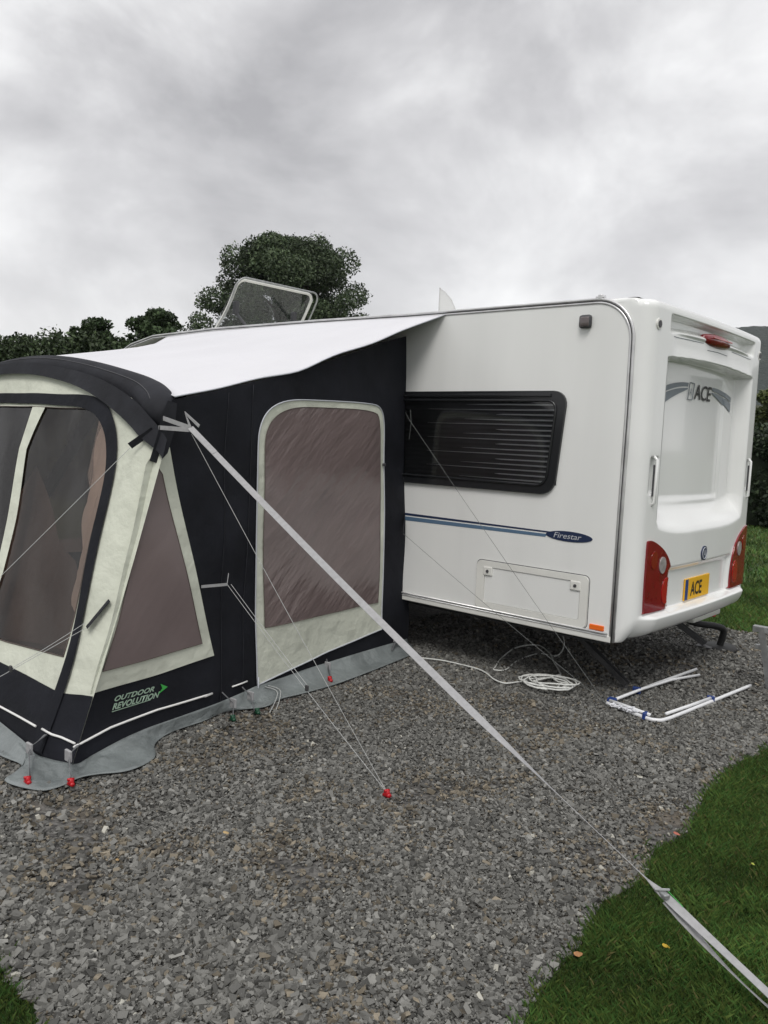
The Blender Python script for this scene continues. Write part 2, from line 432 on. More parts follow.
# brake light, markers, badge, plate
bl = rrect(.86,1.34,2.385,2.425,.018)
yb = np.linspace(W/2-.27, W/2+.23, 17); bxx = [.138-.012*((k-8)/8)**2 for k in range(17)]
bk = child('brake_light', tube([(bxx[k], yb[k], 2.425) for k in range(17)], 1, 14, rads=[.014+.032*math.sqrt(max(0, 1-((k-8)/8.2)**2)) for k in range(17)]), M_lred, car, True)
bl2 = box((.182,W/2-.02,2.435), (.006,.36,.010), .002); bl2.transform(Matrix.Translation(-car.location)); link('reflector_strip', bl2, M_lred2, bk)
for yy in (.095, 2.2-.095):
    p = mould(s_at(yy), 2.43); 
    m_ = child('marker_light', tube([p+V((-.02,0,0)), p+V((.004,0,0))], .034, 20), M_plw, car)
    m2_ = tube([p+V((0,0,0)), p+V((.009,0,0))], .022, 16); m2_.transform(Matrix.Translation(-car.location)); link('lens', m2_, M_dkalu, m_)
p = mould(s_at(1.1), .945)
bd = child('badge', tube([p+V((-.01,0,0)), p+V((.008,0,0))], .052, 28), M_navy, car)
def bfn(u, v, o=0): return V((p.x+.0085+o, p.y+u, p.z+v))
text('emblem', 'A', .075, M_silver, car, bfn, -.024, -.026, .001)
rg = tube([bfn(.04*math.cos(a), .04*math.sin(a), .0) for a in np.linspace(0, 2*PI, 25)[:-1]], .003, 6, closed=True); child('badge_ring', rg, M_silver, car)
px = mould(s_at(1.1), .70).x
def pfn(u, v, o=0): return V((px+.01+o-.0, u, v))
pl = child('number_plate', box((px+.006,1.03,.70), (.012,.46,.155), .004), M_yel, car)
c_ = box((px+.0135,.827,.70), (.002,.048,.145)); c_.transform(Matrix.Translation(-car.location)); link('blue_band', c_, M_blue, pl)
text('plate_lettering', 'ACE', .135, M_blk3, car, pfn, .905, .652, .0035, bold=.003, sx=.82)
# rear logo in recess
def lfn(u, v, o=0): return mould(s_at(u), v, .003+o)
text('lettering', 'ACE', .145, M_blk3, car, lfn, 1.02, 2.03, .003, bold=.002, sx=1.2)
text('lettering', 'A', .07, M_grey, car, lfn, .92, 2.05, .003, sx=.9)
child('logo_frame', tube([lfn(a, b, .003) for a, b in dens(rrect(.90,.985,2.02,2.135,.01), .02)], .003, 4, closed=True), M_grey, car)
def swoosh(a, b, ul, ur, name, flip=False):
    up = []; lo = []
    for k in range(17):
        t = k/16; u = ul+(ur-ul)*t; q = (1-t) if not flip else t   # q=1 at far tip
        top = 2.125-.055*q**2
        up.append((u, top if a else top-.042-.012*q)); lo.append((u, top-.030-.014*q if a else top-.050-.085*q**.8))
    return [(a_, 2.085+(b_-2.07)*.85) for a_, b_ in up+lo[::-1]]
for nm, (ul, ur, fl) in (('l', (.50,.88,False)), ('r', (1.36,1.80,True))):
    child('decal', patch(swoosh(1,0,ul,ur,nm,fl), lfn, (), .03, .002), M_grey, car)
    child('decal', patch(swoosh(0,0,ul+(.0 if not fl else .0),ur,nm,fl), lfn, (), .03, .002), M_stripe if 0 else M_grey, car)
# grab handles
for yy in (.155, W-.155):
    q = [V((.125,yy,1.62)), V((.145,yy,1.60)), V((.145,yy,1.33)), V((.12,yy,1.31))]
    child('grab_handle', tube(q, .010, 10), M_mould, car, True)
    child('grab_handle_insert', box((.135,yy-.014,1.47), (.012,.010,.20), .004), M_dkalu, car)
# seam line across rear cap
for (a, b, zz) in ((.32,.82,2.375),(1.40,1.86,2.375),(.9,1.3,2.335)):
    child('panel_seam', tube([mould(s_at(y), zz+.02*(1-abs(y-1.1)), .0005) for y in np.linspace(a, b, 16)], .0022, 5), M_grey, car)

# side window
wu = [( .0,0)]
win = rrect(-1.99,-.41,1.335,2.02,.10); win = [(x + (.06*(2.005-z)/.67*-1 if x > -1.2 else 0), z) for x, z in win]
winI = rrect(-1.93,-.475,1.395,1.955,.07); winI = [(x + (.06*(2.005-z)/.67*-1 if x > -1.2 else 0), z) for x, z in winI]
wf = child('side_window', slab(win, side, .003, .028, 'side_window', [winI]), M_seal, car)
def wchild(nm, me, mt, sm=False): me.transform(Matrix.Translation(-car.location)); return link(nm, me, mt, wf, sm)
vs = []; fs = []; k = 0; z = 1.40
while z < 1.955:
    vs += [(-1.94,-.0085,z), (-.46,-.0085,z), (-1.94,-.0125,z+.017), (-.46,-.0125,z+.017)]
    fs += [(4*k, 4*k+1, 4*k+3, 4*k+2)]
    if k: fs += [(4*k-2, 4*k-1, 4*k+1, 4*k)]
    z += .034; k += 1
wchild('blind', mesh('blind', vs, fs), M_blind)
lit = [tube([(-1.25+.35*math.sin(i*2.1),-.0135,1.417+.034*i),(-.9,-.014,1.417+.034*i+.002*math.sin(i*3)),(-.50,-.0135,1.417+.034*i)], 1, 5, rads=[.0004,.0038,.0058]) for i in range(16)]
wchild('blind_glint', joinm(lit, 'l'), M_polew)  # glare on the pleats modelled as white rods, thinning towards the left
winP = rrect(-1.95,-.45,1.37,1.985,.08); winP = [(x + (.06*(2.005-z)/.67*-1 if x > -1.2 else 0), z) for x, z in winP]
wchild('pane', slab(winP, side, .0205, .0235), M_pane)
inn = [tube([side(a, b, .031) for a, b in dens(winI, .05)], .009, 8, closed=True)]
wchild('inner_rim', joinm(inn, 'i'), M_seal, True)
wchild('hinge_rail', box((-1.2,-.03,1.99), (1.35,.022,.022), .005), M_seal)
# stripes and name badge
child('side_stripe', slab([(-2.2,1.04),(-.52,1.052),(-.505,1.073),(-2.2,1.074)], side, .006, .0085), M_stripe, car)
child('side_stripe', slab([(-2.2,1.083),(-.50,1.082),(-.47,1.092),(-2.2,1.104)], side, .006, .0085), M_navy, car)
ov = [(-.345+.17*math.cos(a), 1.073+.034*math.sin(a)) for a in np.linspace(0, 2*PI, 33)[:-1]]
nb = child('name_badge', slab(ov, side, .006, .0105), M_navy, car)
text('lettering', 'Firestar', .052, M_silver, car, side, -.46, 1.058, .0125, shear=.25, sx=1.25)
# locker door
lk = rrect(-1.05,-.18,.49,.83,.035); lki = rrect(-.985,-.235,.535,.79,.02)
ld = child('locker_door', slab(lk, side, .006, .018, 'ld', [lki]), M_plw, car)
def lchild(nm, me, mt, sm=False): me.transform(Matrix.Translation(-car.location)); return link(nm, me, mt, ld, sm)
lchild('door_panel', slab(rrect(-.98,-.24,.54,.785,.018), side, .006, .012), M_side)
for xx in (-.955,-.27):
    lchild('catch', box((xx,-.016,.76), (.075,.014,.062), .006), M_plw)
    lchild('catch_knob', tube([(xx,-.022,.76),(xx,-.028,.76)], .011, 14), M_dkalu)
child('locker_seal', tube([side(a, b, .0065) for a, b in dens(rrect(-1.055,-.175,.485,.835,.037), .06)], .003, 5, closed=True), M_dkalu, car)
child('side_reflector', box((-.105,-.012,.513), (.10,.014,.034), .004), M_orange, car)
al = child('awning_light', box((-.315,-.022,2.455), (.085,.04,.085), .018), M_dkalu, car, True)
a_ = box((-.31,-.045,2.452), (.062,.02,.062), .009); a_.transform(Matrix.Translation(-car.location)); link('lens', a_, pmat('smoked_lens', (.12,.10,.10), .15, coat=.5), al, True)
child('rail_end_cap', joinm([tube([(-.26,0,2.60),(-.20,0,2.60)], .014, 10), box((-.23,.0,2.605), (.03,.03,.03), .006)], 'c'), M_alu, car)
# rooflight lid, tilted open
H0 = V((-5.13,.60,2.63)); up = V((.52,0,.62)).normalized(); across = V((0,1.10,0))
lidn = up.cross(V((0,1,0))).normalized()*-1
def lid(u, v, o=0): return H0 + V((0,1,0))*u + up*v + lidn*(o + .05*math.cos(PI*(v/.78-.5))*1.0)
rl = child('rooflight', slab(rrect(.0,1.10,.0,.80,.09), lid, 0, .006, 'rl'), M_sky, car)
def rchild(nm, me, mt, sm=False): me.transform(Matrix.Translation(-car.location)); return link(nm, me, mt, rl, sm)
rchild('lid_frame', tube([lid(a, b, .0) for a, b in dens(rrect(.02,1.08,.02,.78,.09), .05)], .016, 8, closed=True), M_plw, True)
rchild('lid_edge', tube([lid(a, b, .05) for a, b in dens(rrect(-.02,1.12,-.02,.83,.10), .05)], .010, 8, closed=True), M_steel, True)
for yy in (.14, .96): rchild('stay', tube([lid(yy,.42,-.02), H0+V((.62,yy,.03))], .016, 8), M_dkalu); rchild('stay_bracket', box(lid(yy,.46,-.02), (.06,.05,.14), .01), M_dkalu)
rchild('latch', box(lid(.62,.16,-.03), (.05,.20,.16), .01), M_steel)
child('rooflight_rim', tube([(x, y, 2.655) for x, y in dens(rrect(-5.15,-4.35,.58,1.72,.08), .1)], .025, 8, closed=True), M_plw, car, True)
sl = child('roof_vent', slab([(.93,0),(.93,.225),(.95,.215),(1.0,.20),(1.08,.16),(1.16,.09),(1.2,0)], lambda u, v, o: V((-2.29+(v*.1)+.16*(u-.9)/.38, u, 2.64+v*1.35+o)) if 0 else V((-2.33+.33*(u-.9)/.38, 1.0+o, 2.62+v*1.7)), 0, .012), M_trl, car)
child('vent_rim', tube([(x, y, 2.645) for x, y in dens(rrect(-2.4,-1.98,.85,1.25,.05), .1)], .018, 8, closed=True), M_plw, car, True)
# corner steadies
def steady(a, b):
    a, b = V(a), V(b); c = empty('corner_steady', (0,0,0)); D.objects.remove(c)
    s_ = child('corner_steady', joinm([ribbon([a, b], [(0,1,0),(0,1,0)], .05, .006), ribbon([a+V((.0,.025,.018)), b+V((0,.025,.018))], [(0,0,1),(0,0,1)], .035, .005), ribbon([a+V((.0,-.025,.018)), b+V((0,-.025,.018))], [(0,0,1),(0,0,1)], .035, .005)], 'st'), M_dksteel, car)
    f_ = box(b+V((0,0,-.004)), (.13,.11,.012), .004); f_.transform(Matrix.Translation(-car.location)); link('foot', f_, M_dksteel, s_)
steady((-.62,.50,.38), (-.10,.50,.018)); steady((-.62,1.85,.40), (-.16,2.12,.03))
child('towing_eye', box((.06,1.62,.42), (.03,.04,.06), .006), M_red, car)
child('under_tray', box((.02,1.45,.425), (.12,.55,.05), .015), M_plw, car)
child('waste_pipe', tube(smoothpath([(-.45,2.0,.34),(-.24,2.0,.24),(-.10,2.14,.21),(-.05,2.22,.17),(-.08,2.25,.03)], 8), .028, 12), M_rub, car, True)
child('pipe_base', tube([(-.08,2.25,.0),(-.08,2.25,.035)], .17, 20, rads=[.17,.12]), M_rub, car, True)

# ------------------------------------------------------------------ AWNING
aw = empty('awning', (-3.2,-1.5,0), 'black and cream inflatable porch awning with white roof, pitched against the caravan side', 'awning')
CX = -3.2
def wr(a, b): return .008*(math.sin(a*5.1+b*2.3)+.7*math.sin(b*6.7-a*3.1+1)+.5*math.sin(a*11+b*9))
SN = V((.987,.1595,0))
def S(y, z, o=0):
    k = wr(y, z)*min(1, max(0,z)*2)
    return V((-1.80-.1616*y + .085*(1-z/2.4)*min(1, max(0, 1+y/.9)), y, z)) + SN*(o + k)
def SL(y, z, o=0): p = S(y, z, o); return V((2*CX-p.x, p.y, p.z))
FN = V((0,-.946,.324))
def F(x, z, o=0):
    xm = min(x, 2*CX-x) if 0 else (x if x > CX else 2*CX-x)
    b = .07*sstep(-1.52,-1.33,xm)
    return V((x, -3+.342*z+b, z)) + FN*(o + wr(x*1.1+4, z)*.9*min(1, max(0,z)*2)*(1-sstep(-1.5,-1.36,xm)))
mir = lambda P: [(2*CX-a, b) for a, b in P][::-1]
fy = lambda z: -2.93+.342*z - .0          # corner line in side plane
# side panels
sp = [(.08,.03),(.08,2.46),(-.35,2.35),(-1.28,2.065),(-1.74,1.955),(-2.33,1.815),(-2.36,1.75),(fy(1.5),1.5),(fy(0.03),.03)]
child('side_panel', patch(sp, S, (), .06, 0), M_blk, aw, True)
child('side_panel', patch(sp, SL, [[(fy(.46)+.2,.46),(fy(1.5)+.12,1.50),(-2.0,.46)], rrect(-1.5,-.3,.5,1.8,.2)], .08, 0), M_blk, aw, True)
child('side_window_film', patch([(fy(.46)+.2,.46),(fy(1.5)+.12,1.50),(-2.0,.46)], SL, (), .2, .002), M_trb, aw, True)
child('side_window_film', patch(rrect(-1.5,-.3,.5,1.8,.2), SL, (), .2, .002), M_trb, aw, True)
# triangle window
tri_o = [(fy(.37)-.005,.37),(fy(.8)-.005,.8),(fy(1.2)-.005,1.2),(fy(1.5)-.005,1.52),(-2.37,1.57),(-2.34,1.57),(-2.20,1.15),(-1.985,.385)]
tri_o = [(-2.82,.365),(-2.72,.70),(-2.60,1.10),(-2.50,1.48),(-2.42,1.58),(-2.345,1.57),(-2.19,1.05),(-1.985,.385),(-2.4,.37)]
trw = child('triangle_window', patch(tri_o, S, (), .05, .006), M_cream, aw, True)
def tch(nm, me, mt, root, sm=True): me.transform(Matrix.Translation(-aw.location)); return link(nm, me, mt, root, sm)
tch('window_film', patch([(-2.755,.465),(-2.60,.95),(-2.475,1.35),(-2.43,1.475),(-2.39,1.43),(-2.25,.98),(-2.085,.475)], S, (), .05, .011), M_brown2, trw)
tch('window_seam', tube([S(a, b, .012) for a, b in dens([(-2.755,.465),(-2.60,.95),(-2.475,1.35),(-2.43,1.475),(-2.39,1.43),(-2.25,.98),(-2.085,.475)], .08)], .002, 5, closed=True), M_intfl, trw)
# side door
do = [(-1.61,.12),(-1.66,1.0),(-1.68,1.60),(-1.64,1.74),(-1.54,1.83),(-1.38,1.875),(-1.1,1.89),(-.47,1.905),(-.37,1.875),(-.33,1.78),(-.315,1.6),(-.29,.9),(-.275,.24)]
do = chaikin(do[:-1],2,False)+[do[-1]]; dr = child('side_door', patch(do, S, (), .06, .006), M_cream, aw, True)
df = [(-1.555,.47),(-1.60,1.0),(-1.62,1.58),(-1.585,1.70),(-1.49,1.785),(-1.34,1.83),(-1.1,1.845),(-.45,1.858),(-.385,1.79),(-.365,1.5),(-.34,.9),(-.33,.45),(-.9,.455)]
df = chaikin(df[:-2],2,False)+df[-2:]; tch('curtained_film', patch(df, S, (), .05, .011), M_brown, dr)
tch('film_seam', tube([S(a, b, .012) for a, b in dens(df, .08)], .002, 5, closed=True), M_intfl, dr)
tch('zip', tube([S(a, b, .009) for a, b in dens(do+[(-1.60,.0)] if 0 else do, .06)], .0045, 6, closed=True), M_wht if 0 else M_silver, dr)
tch('zip_tail', tube([S(-1.605, z, .012) for z in (.17,.1,.04)], .005, 6), M_silver, dr)
tch('zip_pull', box(S(-.325,1.47,.02), (.012,.03,.02), .003), M_dkalu, dr)
# dark seams on side panel
for y0, y1, z0, z1 in ((-1.74,-1.72,.05,1.94),(-1.98,-2.0,.4,1.3) if 0 else (-1.92,-1.93,.05,1.88)):
    child('panel_seam', tube([S(y0+(y1-y0)*t, z0+(z1-z0)*t, .003) for t in np.linspace(0,1,24)], .003, 5), M_blk2, aw, True)
# piping on side skirt
child('reflective_piping', tube([S(y, z, .006) for y, z in dens([(-2.915,.13),(-2.7,.165),(-2.4,.178),(-1.995,.165),(-1.996,.1652)], .06)[:int(17)]], .006, 6), M_wht, aw, True)
child('reflective_piping', tube([S(y, z, .006) for y, z in ((-1.83,.165),(-1.76,.165),(-1.70,.168))], .005, 6), M_wht, aw, True)
# front
lowa = [(-1.345,1.50),(-1.60,1.67),(-1.9,1.78),(-2.24,1.88),(-2.65,1.95),(-3.0,1.985)]
fo_ = [(-1.33,.0),(-1.335,.5),(-1.35,1.0),(-1.375,1.55)] + [(-1.5,1.72),(-1.72,1.82),(-2.03,1.91),(-2.42,1.985),(-2.83,2.03),(-3.2,2.045)]
fo_ = fo_[:-1] + [(CX,2.045)] + [(2*CX-a, b) for a, b in fo_[:-1][::-1]]
win_r = [(-1.79,.565),(-1.66,.9),(-1.70,1.28),(-1.75,1.48),(-1.83,1.63),(-1.95,1.725),(-2.10,1.758),(-2.6,1.765),(CX,1.765)]
wfull = win_r + [(2*CX-a, b) for a, b in win_r[:-1][::-1]]; 
win_r[0] = (-1.60,.50); win_r.insert(1, (-1.615,.7)); win_r[2] = (-1.645,.95)
win_r = [win_r[0]]+chaikin(win_r[1:],2,False); wfull = win_r + [(2*CX-a, b) for a, b in win_r[:-1][::-1]] + [(CX-1.0,.46),(CX,.44),(CX+1.0,.46)]
child('front_panel', patch(fo_, F, [wfull], .06, 0), M_cream, aw, True)
sk = [(-1.325,.02),(-1.33,.355),(-1.52,.345),(-2.2,.355),(CX,.355)]
child('front_skirt', patch(sk+[(2*CX-a, b) for a, b in sk[:-1][::-1]], F, (), .06, .006), M_blk, aw, True)
skS = [(-2.915,.03),(-2.80,.03)]
zo = [(-1.50,.06),(-1.475,.345),(-1.49,.6),(-1.555,1.0),(-1.63,1.38),(-1.71,1.58),(-1.83,1.72),(-2.0,1.815),(-2.3,1.845),(CX,1.85)]
zi = [(-1.575,.06),(-1.55,.345),(-1.565,.6),(-1.635,1.0),(-1.715,1.36),(-1.79,1.52),(-1.89,1.645),(-2.04,1.735),(-2.3,1.775),(CX,1.785)]
zo = chaikin(zo,2,False); zi = chaikin(zi,2,False); strip = zo + [(2*CX-a, b) for a, b in zo[:-1][::-1]] + [(2*CX-a, b) for a, b in zi[:-1]] + zi[::-1]
child('zip_band', patch(strip, F, (), .05, .012), M_blk, aw, True)
fw = child('front_window', patch(wfull, F, (), .08, -.004), M_clearpvc, aw, True)
tch('divider', patch([(-2.66,1.77),(-2.82,1.77),(-2.80,1.5),(-2.66,1.1),(-2.56,.8),(-2.53,.46),(-2.44,.46),(-2.47,.8),(-2.56,1.1),(-2.70,1.5)], F, (), .05, .004), M_cream, fw)
tch('divider', patch([(2*CX-a, b) for a, b in [(-2.66,1.77),(-2.82,1.77),(-2.80,1.5),(-2.66,1.1),(-2.56,.8),(-2.53,.46),(-2.44,.46),(-2.47,.8),(-2.56,1.1),(-2.70,1.5)]], F, (), .05, .004), M_cream, fw)
tch('window_seam', tube([F(a, b, .003) for a, b in dens(wfull, .08)], .0035, 5, closed=True), M_intfl, fw)
child('reflective_piping', tube([F(a, b, .016) for a, b in ((-1.34,.135),(-1.42,.15),(-1.47,.157),(-1.55,.165))], .006, 6), M_wht, aw, True)
child('reflective_piping', tube([F(a, b, .012) for a, b in np.array([np.linspace(-1.62,-4.78,40), .16+.0*np.linspace(0,1,40)]).T], .006, 6), M_wht, aw, True)
# arch beam
hc = [(-1.45,-2.34,1.63),(-1.47,-2.34,1.69),(-1.51,-2.335,1.735),(-1.60,-2.30,1.785),(-1.80,-2.25,1.845),(-2.10,-2.22,1.91),(-2.45,-2.20,1.97),(-2.83,-2.19,2.015),(CX,-2.185,2.03)]
arch = smoothpath(hc + [(2*CX-a, b, c) for a, b, c in hc[:-1][::-1]], 6)
na = len(arch); rad = [(.086+.020*math.exp(-((min(i,na-1-i)-20)/9)**2))*(.30+.70*sstep(0,15,min(i,na-1-i))) for i in range(na)]
child('arch_beam', tube(arch, .088, 20, rads=rad), M_blk2, aw, True)
for da in (.7, 2.3) if 0 else (1.0,):
    pass
seam = []
for i, p in enumerate(arch): seam.append(p + V((0,-.062,.064))*(rad[i]/.088))
child('arch_seam', tube(seam[4:-4], .0025, 5), M_dkalu, aw, True)
# hood peak flap hanging at the top of the arch
low2 = [(-1.325,1.50),(-1.40,1.555),(-1.60,1.665),(-1.9,1.775),(-2.24,1.87),(-2.65,1.94),(-3.0,1.965),(CX,1.97)]
up2 = [(-1.34,1.60),(-1.50,1.74),(-1.72,1.83),(-2.03,1.915),(-2.42,1.985),(-2.83,2.03),(CX,2.045)]
low2 = chaikin(low2,2,False); up2 = chaikin(up2,2,False)
child('arch_valance', patch(up2+[(2*CX-a, b) for a, b in up2[:-1][::-1]]+[(2*CX-a, b) for a, b in low2[:-1]]+low2[::-1], F, (), .05, .035), M_blk2, aw, True)
child('arch_cuff', patch([(-2.315,1.80),(-2.33,1.66),(-2.37,1.54),(-2.43,1.485),(-2.49,1.50),(-2.45,1.62),(-2.42,1.74),(-2.38,1.81)], S, (), .04, .02), M_blk2, aw, True)
# roof canvas
Ept = [(0,V((-1.45,-.005,2.575))),(.14,V((-1.60,-.33,2.42))),(.35,V((-1.60,-.80,2.24))),(.55,V((-1.58,-1.28,2.075))),(.75,V((-1.52,-1.74,1.962))),(1,V((-1.45,-2.30,1.835)))]
def E_(s):
    for i in range(len(Ept)-1):
        if s <= Ept[i+1][0]:
            t = (s-Ept[i][0])/(Ept[i+1][0]-Ept[i][0]); return Ept[i][1].lerp(Ept[i+1][1], t)
    return Ept[-1][1].copy()
nt_, ns_ = 60, 30; vs = []; fs = []
A = smoothpath([V((-1.45,-2.30,1.835)),V((-1.62,-2.26,1.87)),V((-1.80,-2.24,1.925)),V((-2.10,-2.21,1.985)),V((-2.45,-2.19,2.045)),V((-2.83,-2.18,2.09)),V((CX,-2.175,2.105)),V((-3.57,-2.18,2.09)),V((-3.95,-2.19,2.045)),V((-4.30,-2.21,1.985)),V((-4.60,-2.24,1.925)),V((-4.78,-2.26,1.87)),V((-4.95,-2.30,1.835))], 10)
def Apt(t): k = t*(len(A)-1); i = min(int(k), len(A)-2); return A[i].lerp(A[i+1], k-i)
def Rpt(t): x = -1.45-3.5*t; return V((x, -.008, float(np.interp(x, [-5.2,-4.2,-2.8,-1.8,-1.45], [2.575,2.595,2.59,2.578,2.573]))))
for i in range(nt_+1):
    t = i/nt_
    for j in range(ns_+1):
        s = j/ns_; b = Rpt(t).lerp(Apt(t), s); e0 = E_(s)-Rpt(0).lerp(Apt(0), s)
        k = max(0, 1-t/.22)**2; b = b + e0*k
        k = max(0, 1-(1-t)/.22)**2; b = b + V((-e0.x, e0.y, e0.z))*k
        sag = math.sin(PI*s)*(.025 + .008*math.sin(t*23) ) * math.sin(PI*min(1,max(0,t)))**.5
        b.z -= sag - .005*math.sin(t*38+s*6)*math.sin(PI*s) - .02*math.exp(-t*14)*math.sin(s*19+t*30)*math.sin(PI*s)*.5; vs.append(b)
for i in range(nt_):
    for j in range(ns_):
        a = i*(ns_+1)+j; fs.append((a, a+1, a+ns_+2, a+ns_+1))
rfm = mesh('rf', vs, fs); ro = child('roof_canvas', rfm, M_roof, aw, True)
sd = ro.modifiers.new('thickness', 'SOLIDIFY'); sd.thickness = .004; sd.offset = 0
tch('hem', tube([vs[j]+V((.002,0,0)) for j in range(ns_+1)], .005, 6), M_silver, ro)
# mud flap
ins = [(.05,.10),(-.5,.10),(-1.05,.10),(-1.35,.10),(-1.6,.11),(-1.75,.09),(-1.95,.07),(-2.1,.07),(-2.3,.07),(-2.46,.07),(-2.60,.05),(-2.72,.02),(-2.83,-.02),(-2.90,-.04)]
outs = [(-1.60,.04),(-1.50,-.56),(-1.44,-1.02),(-1.44,-1.31),(-1.45,-1.49),(-1.40,-1.66),(-1.49,-1.88),(-1.44,-2.08),(-1.42,-2.29),(-1.33,-2.46),(-1.17,-2.57),(-1.12,-2.74),(-1.18,-2.87),(-1.20,-2.95)]
pin = [S(y, z*.5+.035, .006) for y, z in ins] + [F(-1.36,.02,.012), F(-1.45,.025,.016), F(-1.52,.03,.016), F(-1.65,.05,.012), F(-1.9,.07,.012), F(-2.2,.09,.012), F(-2.7,.09,.012), F(-3.2,.09,.012), F(-5.0,.09,.012)]
pout = [V((a, b, 0)) for a, b in outs] + [V(q) for q in ((-1.17,-3.06,0),(-1.20,-3.15,0),(-1.40,-3.21,0),(-1.50,-3.08,0),(-1.72,-3.10,0),(-2.2,-3.13,0),(-2.7,-3.11,0),(-3.2,-3.14,0),(-5.1,-3.12,0))]
pin = smoothpath(pin, 6); pout = smoothpath(pout, 6); vs = []; fs = []; K = 10
for i in range(len(pin)):
    for k in range(K+1):
        t = k/K; q = pin[i].lerp(pout[i], t**1.3); q.z = pin[i].z*(1-t)**1.7 + .028 + .012*math.sin(i*.55+t*2)*math.sin(PI*min(1,t*1.1)) + .020*math.sin(PI*min(1,t*1.15))*mn.noise(V((i*.42,t*3.2,0)))
        vs.append(q)
for i in range(len(pin)-1):
    for k in range(K): a = i*(K+1)+k; fs.append((a, a+1, a+K+2, a+K+1))
mf = child('mud_flap', mesh('mf', vs, fs), M_flap, aw, True); sd = mf.modifiers.new('thickness','SOLIDIFY'); sd.thickness = .0025
# logo on side skirt
def sl_(u, v, o=0):  return S(u, v, .005+o)
text('lettering', 'OUTDOOR', .036, M_pale, aw, lambda u, v, o: sl_(u, v+(u+2.70)*-.02), -2.68, .292, .001, shear=.4, bold=.001, sx=1.35)
text('lettering', 'REVOLUTION', .042, M_pale, aw, lambda u, v, o: sl_(u, v+(u+2.70)*-.02), -2.69, .252, .001, shear=.4, bold=.0013, sx=1.12)
child('logo_underline', slab([(-2.69,.241),(-2.45,.243),(-2.45,.246),(-2.69,.2445)], sl_, 0, .001), M_pale, aw)
child('logo_chevron', slab([(-2.385,.315),(-2.335,.288),(-2.40,.262),(-2.372,.288)], sl_, 0, .001), M_green, aw)
# interior
child('groundsheet', box((CX,-1.45,.008), (3.6,2.8,.006)), M_intfl, aw)
def cur(u, v, o=0): return V((-1.66-.0+u, -2.38+.28*(1-v/1.8)*-1 + .025*math.sin(u*38), v))
child('curtain', patch(chaikin([(-2.0,1.74),(-1.86,1.64),(-1.74,1.42),(-1.69,1.13),(-1.60,.70),(-1.70,.68),(-1.80,.98),(-1.91,1.28),(-2.0,1.54)]), lambda u, v, o: F(u-.07, v, -.07+.018*math.sin(u*60+v*6)), (), .03, 0), M_curt, aw, True)
child('inner_panel', patch([(-2.76,1.4),(-2.42,1.16),(-2.23,1.0),(-1.95,.92),(-1.75,.74),(-1.70,.49),(-2.6,.40),(-2.85,.82),(-2.86,1.18)], lambda u, v, o: V((u, -2.88+.342*v+.012*math.sin(u*9+v*4), v)), (), .05, 0), M_inp, aw, True)
child('curtain_tie', box(F(-1.74,1.38,-.07), (.05,.03,.05), .008), M_dkalu, aw)
child('inner_pole', tube([(CX-1.0,-2.3,.02),(CX-.9,-1.2,1.9)], .05, 12), M_blk2, aw, True)

# tags / peg-down straps belonging to the awning
def websp(pts, w, mt, name='peg_strap', dirs=None):
    pts = [V(p) for p in pts]; o = child(name, ribbon(pts, dirs or [(.35,-.2,0) if 0 else (1,-1,0)]*len(pts), w, .003), mt, aw); return o
anch = V((-1.395,-2.36,1.70))
lp = V((-1.34,-2.30,1.715))
ringp = V((-1.22,-2.36,1.675))
websp([anch+V((0,-.05,.02)), ringp], .022, M_web, 'guy_tab', [(0,0,1)]*2)
websp([anch+V((.0,-.07,-.03)), ringp+V((0,0,-.01))], .022, M_web, 'guy_tab', [(0,0,1)]*2)
websp([ringp, ringp+V((-.05,-.0,.075)), ringp+V((.045,.02,.01))], .016, M_web, 'guy_tab', [(0,0,1)]*3)
an2 = S(-2.07,.80,.01); h2 = S(-1.95,.80,.07)
websp([S(-2.10,.80,.008), h2], .016, M_web, 'guy_tab', [(0,0,1)]*2)
websp([h2, S(-1.90,.85,.03)], .014, M_web, 'guy_tab', [(0,0,1)]*2)

def buckle_strap(top, mid, end, nm='peg_strap', w=.034):
    a = ribbon([top, mid, end], [(1,-.6,0)]*3, w*.8, .004)
    o = child(nm, a, M_web2, aw)
    b = box(V(mid), (w*1.5, .014, .055), .004); b.transform(Matrix.Translation(-aw.location)); link('buckle', b, M_web, o)
pegdata = []
def peg(p, label, mt=M_red, grp='tent pegs holding the awning'):
    p = V(p); t = empty('tent_peg', p, label, 'tent peg', grp)
    link('shaft', tube([V((0,0,.03)), V((-.03,.03,-.10))], .004, 8), M_steel, t)
    bm = bmesh.new(); bmesh.ops.create_uvsphere(bm, u_segments=12, v_segments=8, radius=.013)
    bmesh.ops.scale(bm, vec=(1.1,1.1,1.5), verts=bm.verts); bmesh.ops.translate(bm, verts=bm.verts, vec=(0,0,.035))
    me = bm_mesh(bm, 'cap'); h = joinm([me, tube([(-.02,.0,.022),(.02,0,.028)], .010, 10), tube([(0,-.016,.05),(0,.014,.045)], .007, 8)], 'cap')
    link('cap', h, mt, t, True)
    return t
buckle_strap(F(-1.50,.15,.02), F(-1.49,.03,.07)+V((.0,0,.06)), V((-1.30,-3.14,.05)))
buckle_strap(S(-2.90,.14,.02), V((-1.27,-2.97,.12)), V((-1.17,-3.01,.05)))
peg((-1.30,-3.15,.01), 'red capped peg left of the awning front corner, on the flap')
peg((-1.15,-3.02,.01), 'red capped peg right of the awning front corner below a strap')
M_dgr = pmat('dark_green_plastic', (.01,.06,.03), .4)
buckle_strap(S(-1.93,.16,.02), S(-1.90,.10,.08), V((-1.37,-1.92,.03)))
buckle_strap(S(-1.76,.15,.02), S(-1.74,.10,.07), V((-1.37,-1.76,.03)))
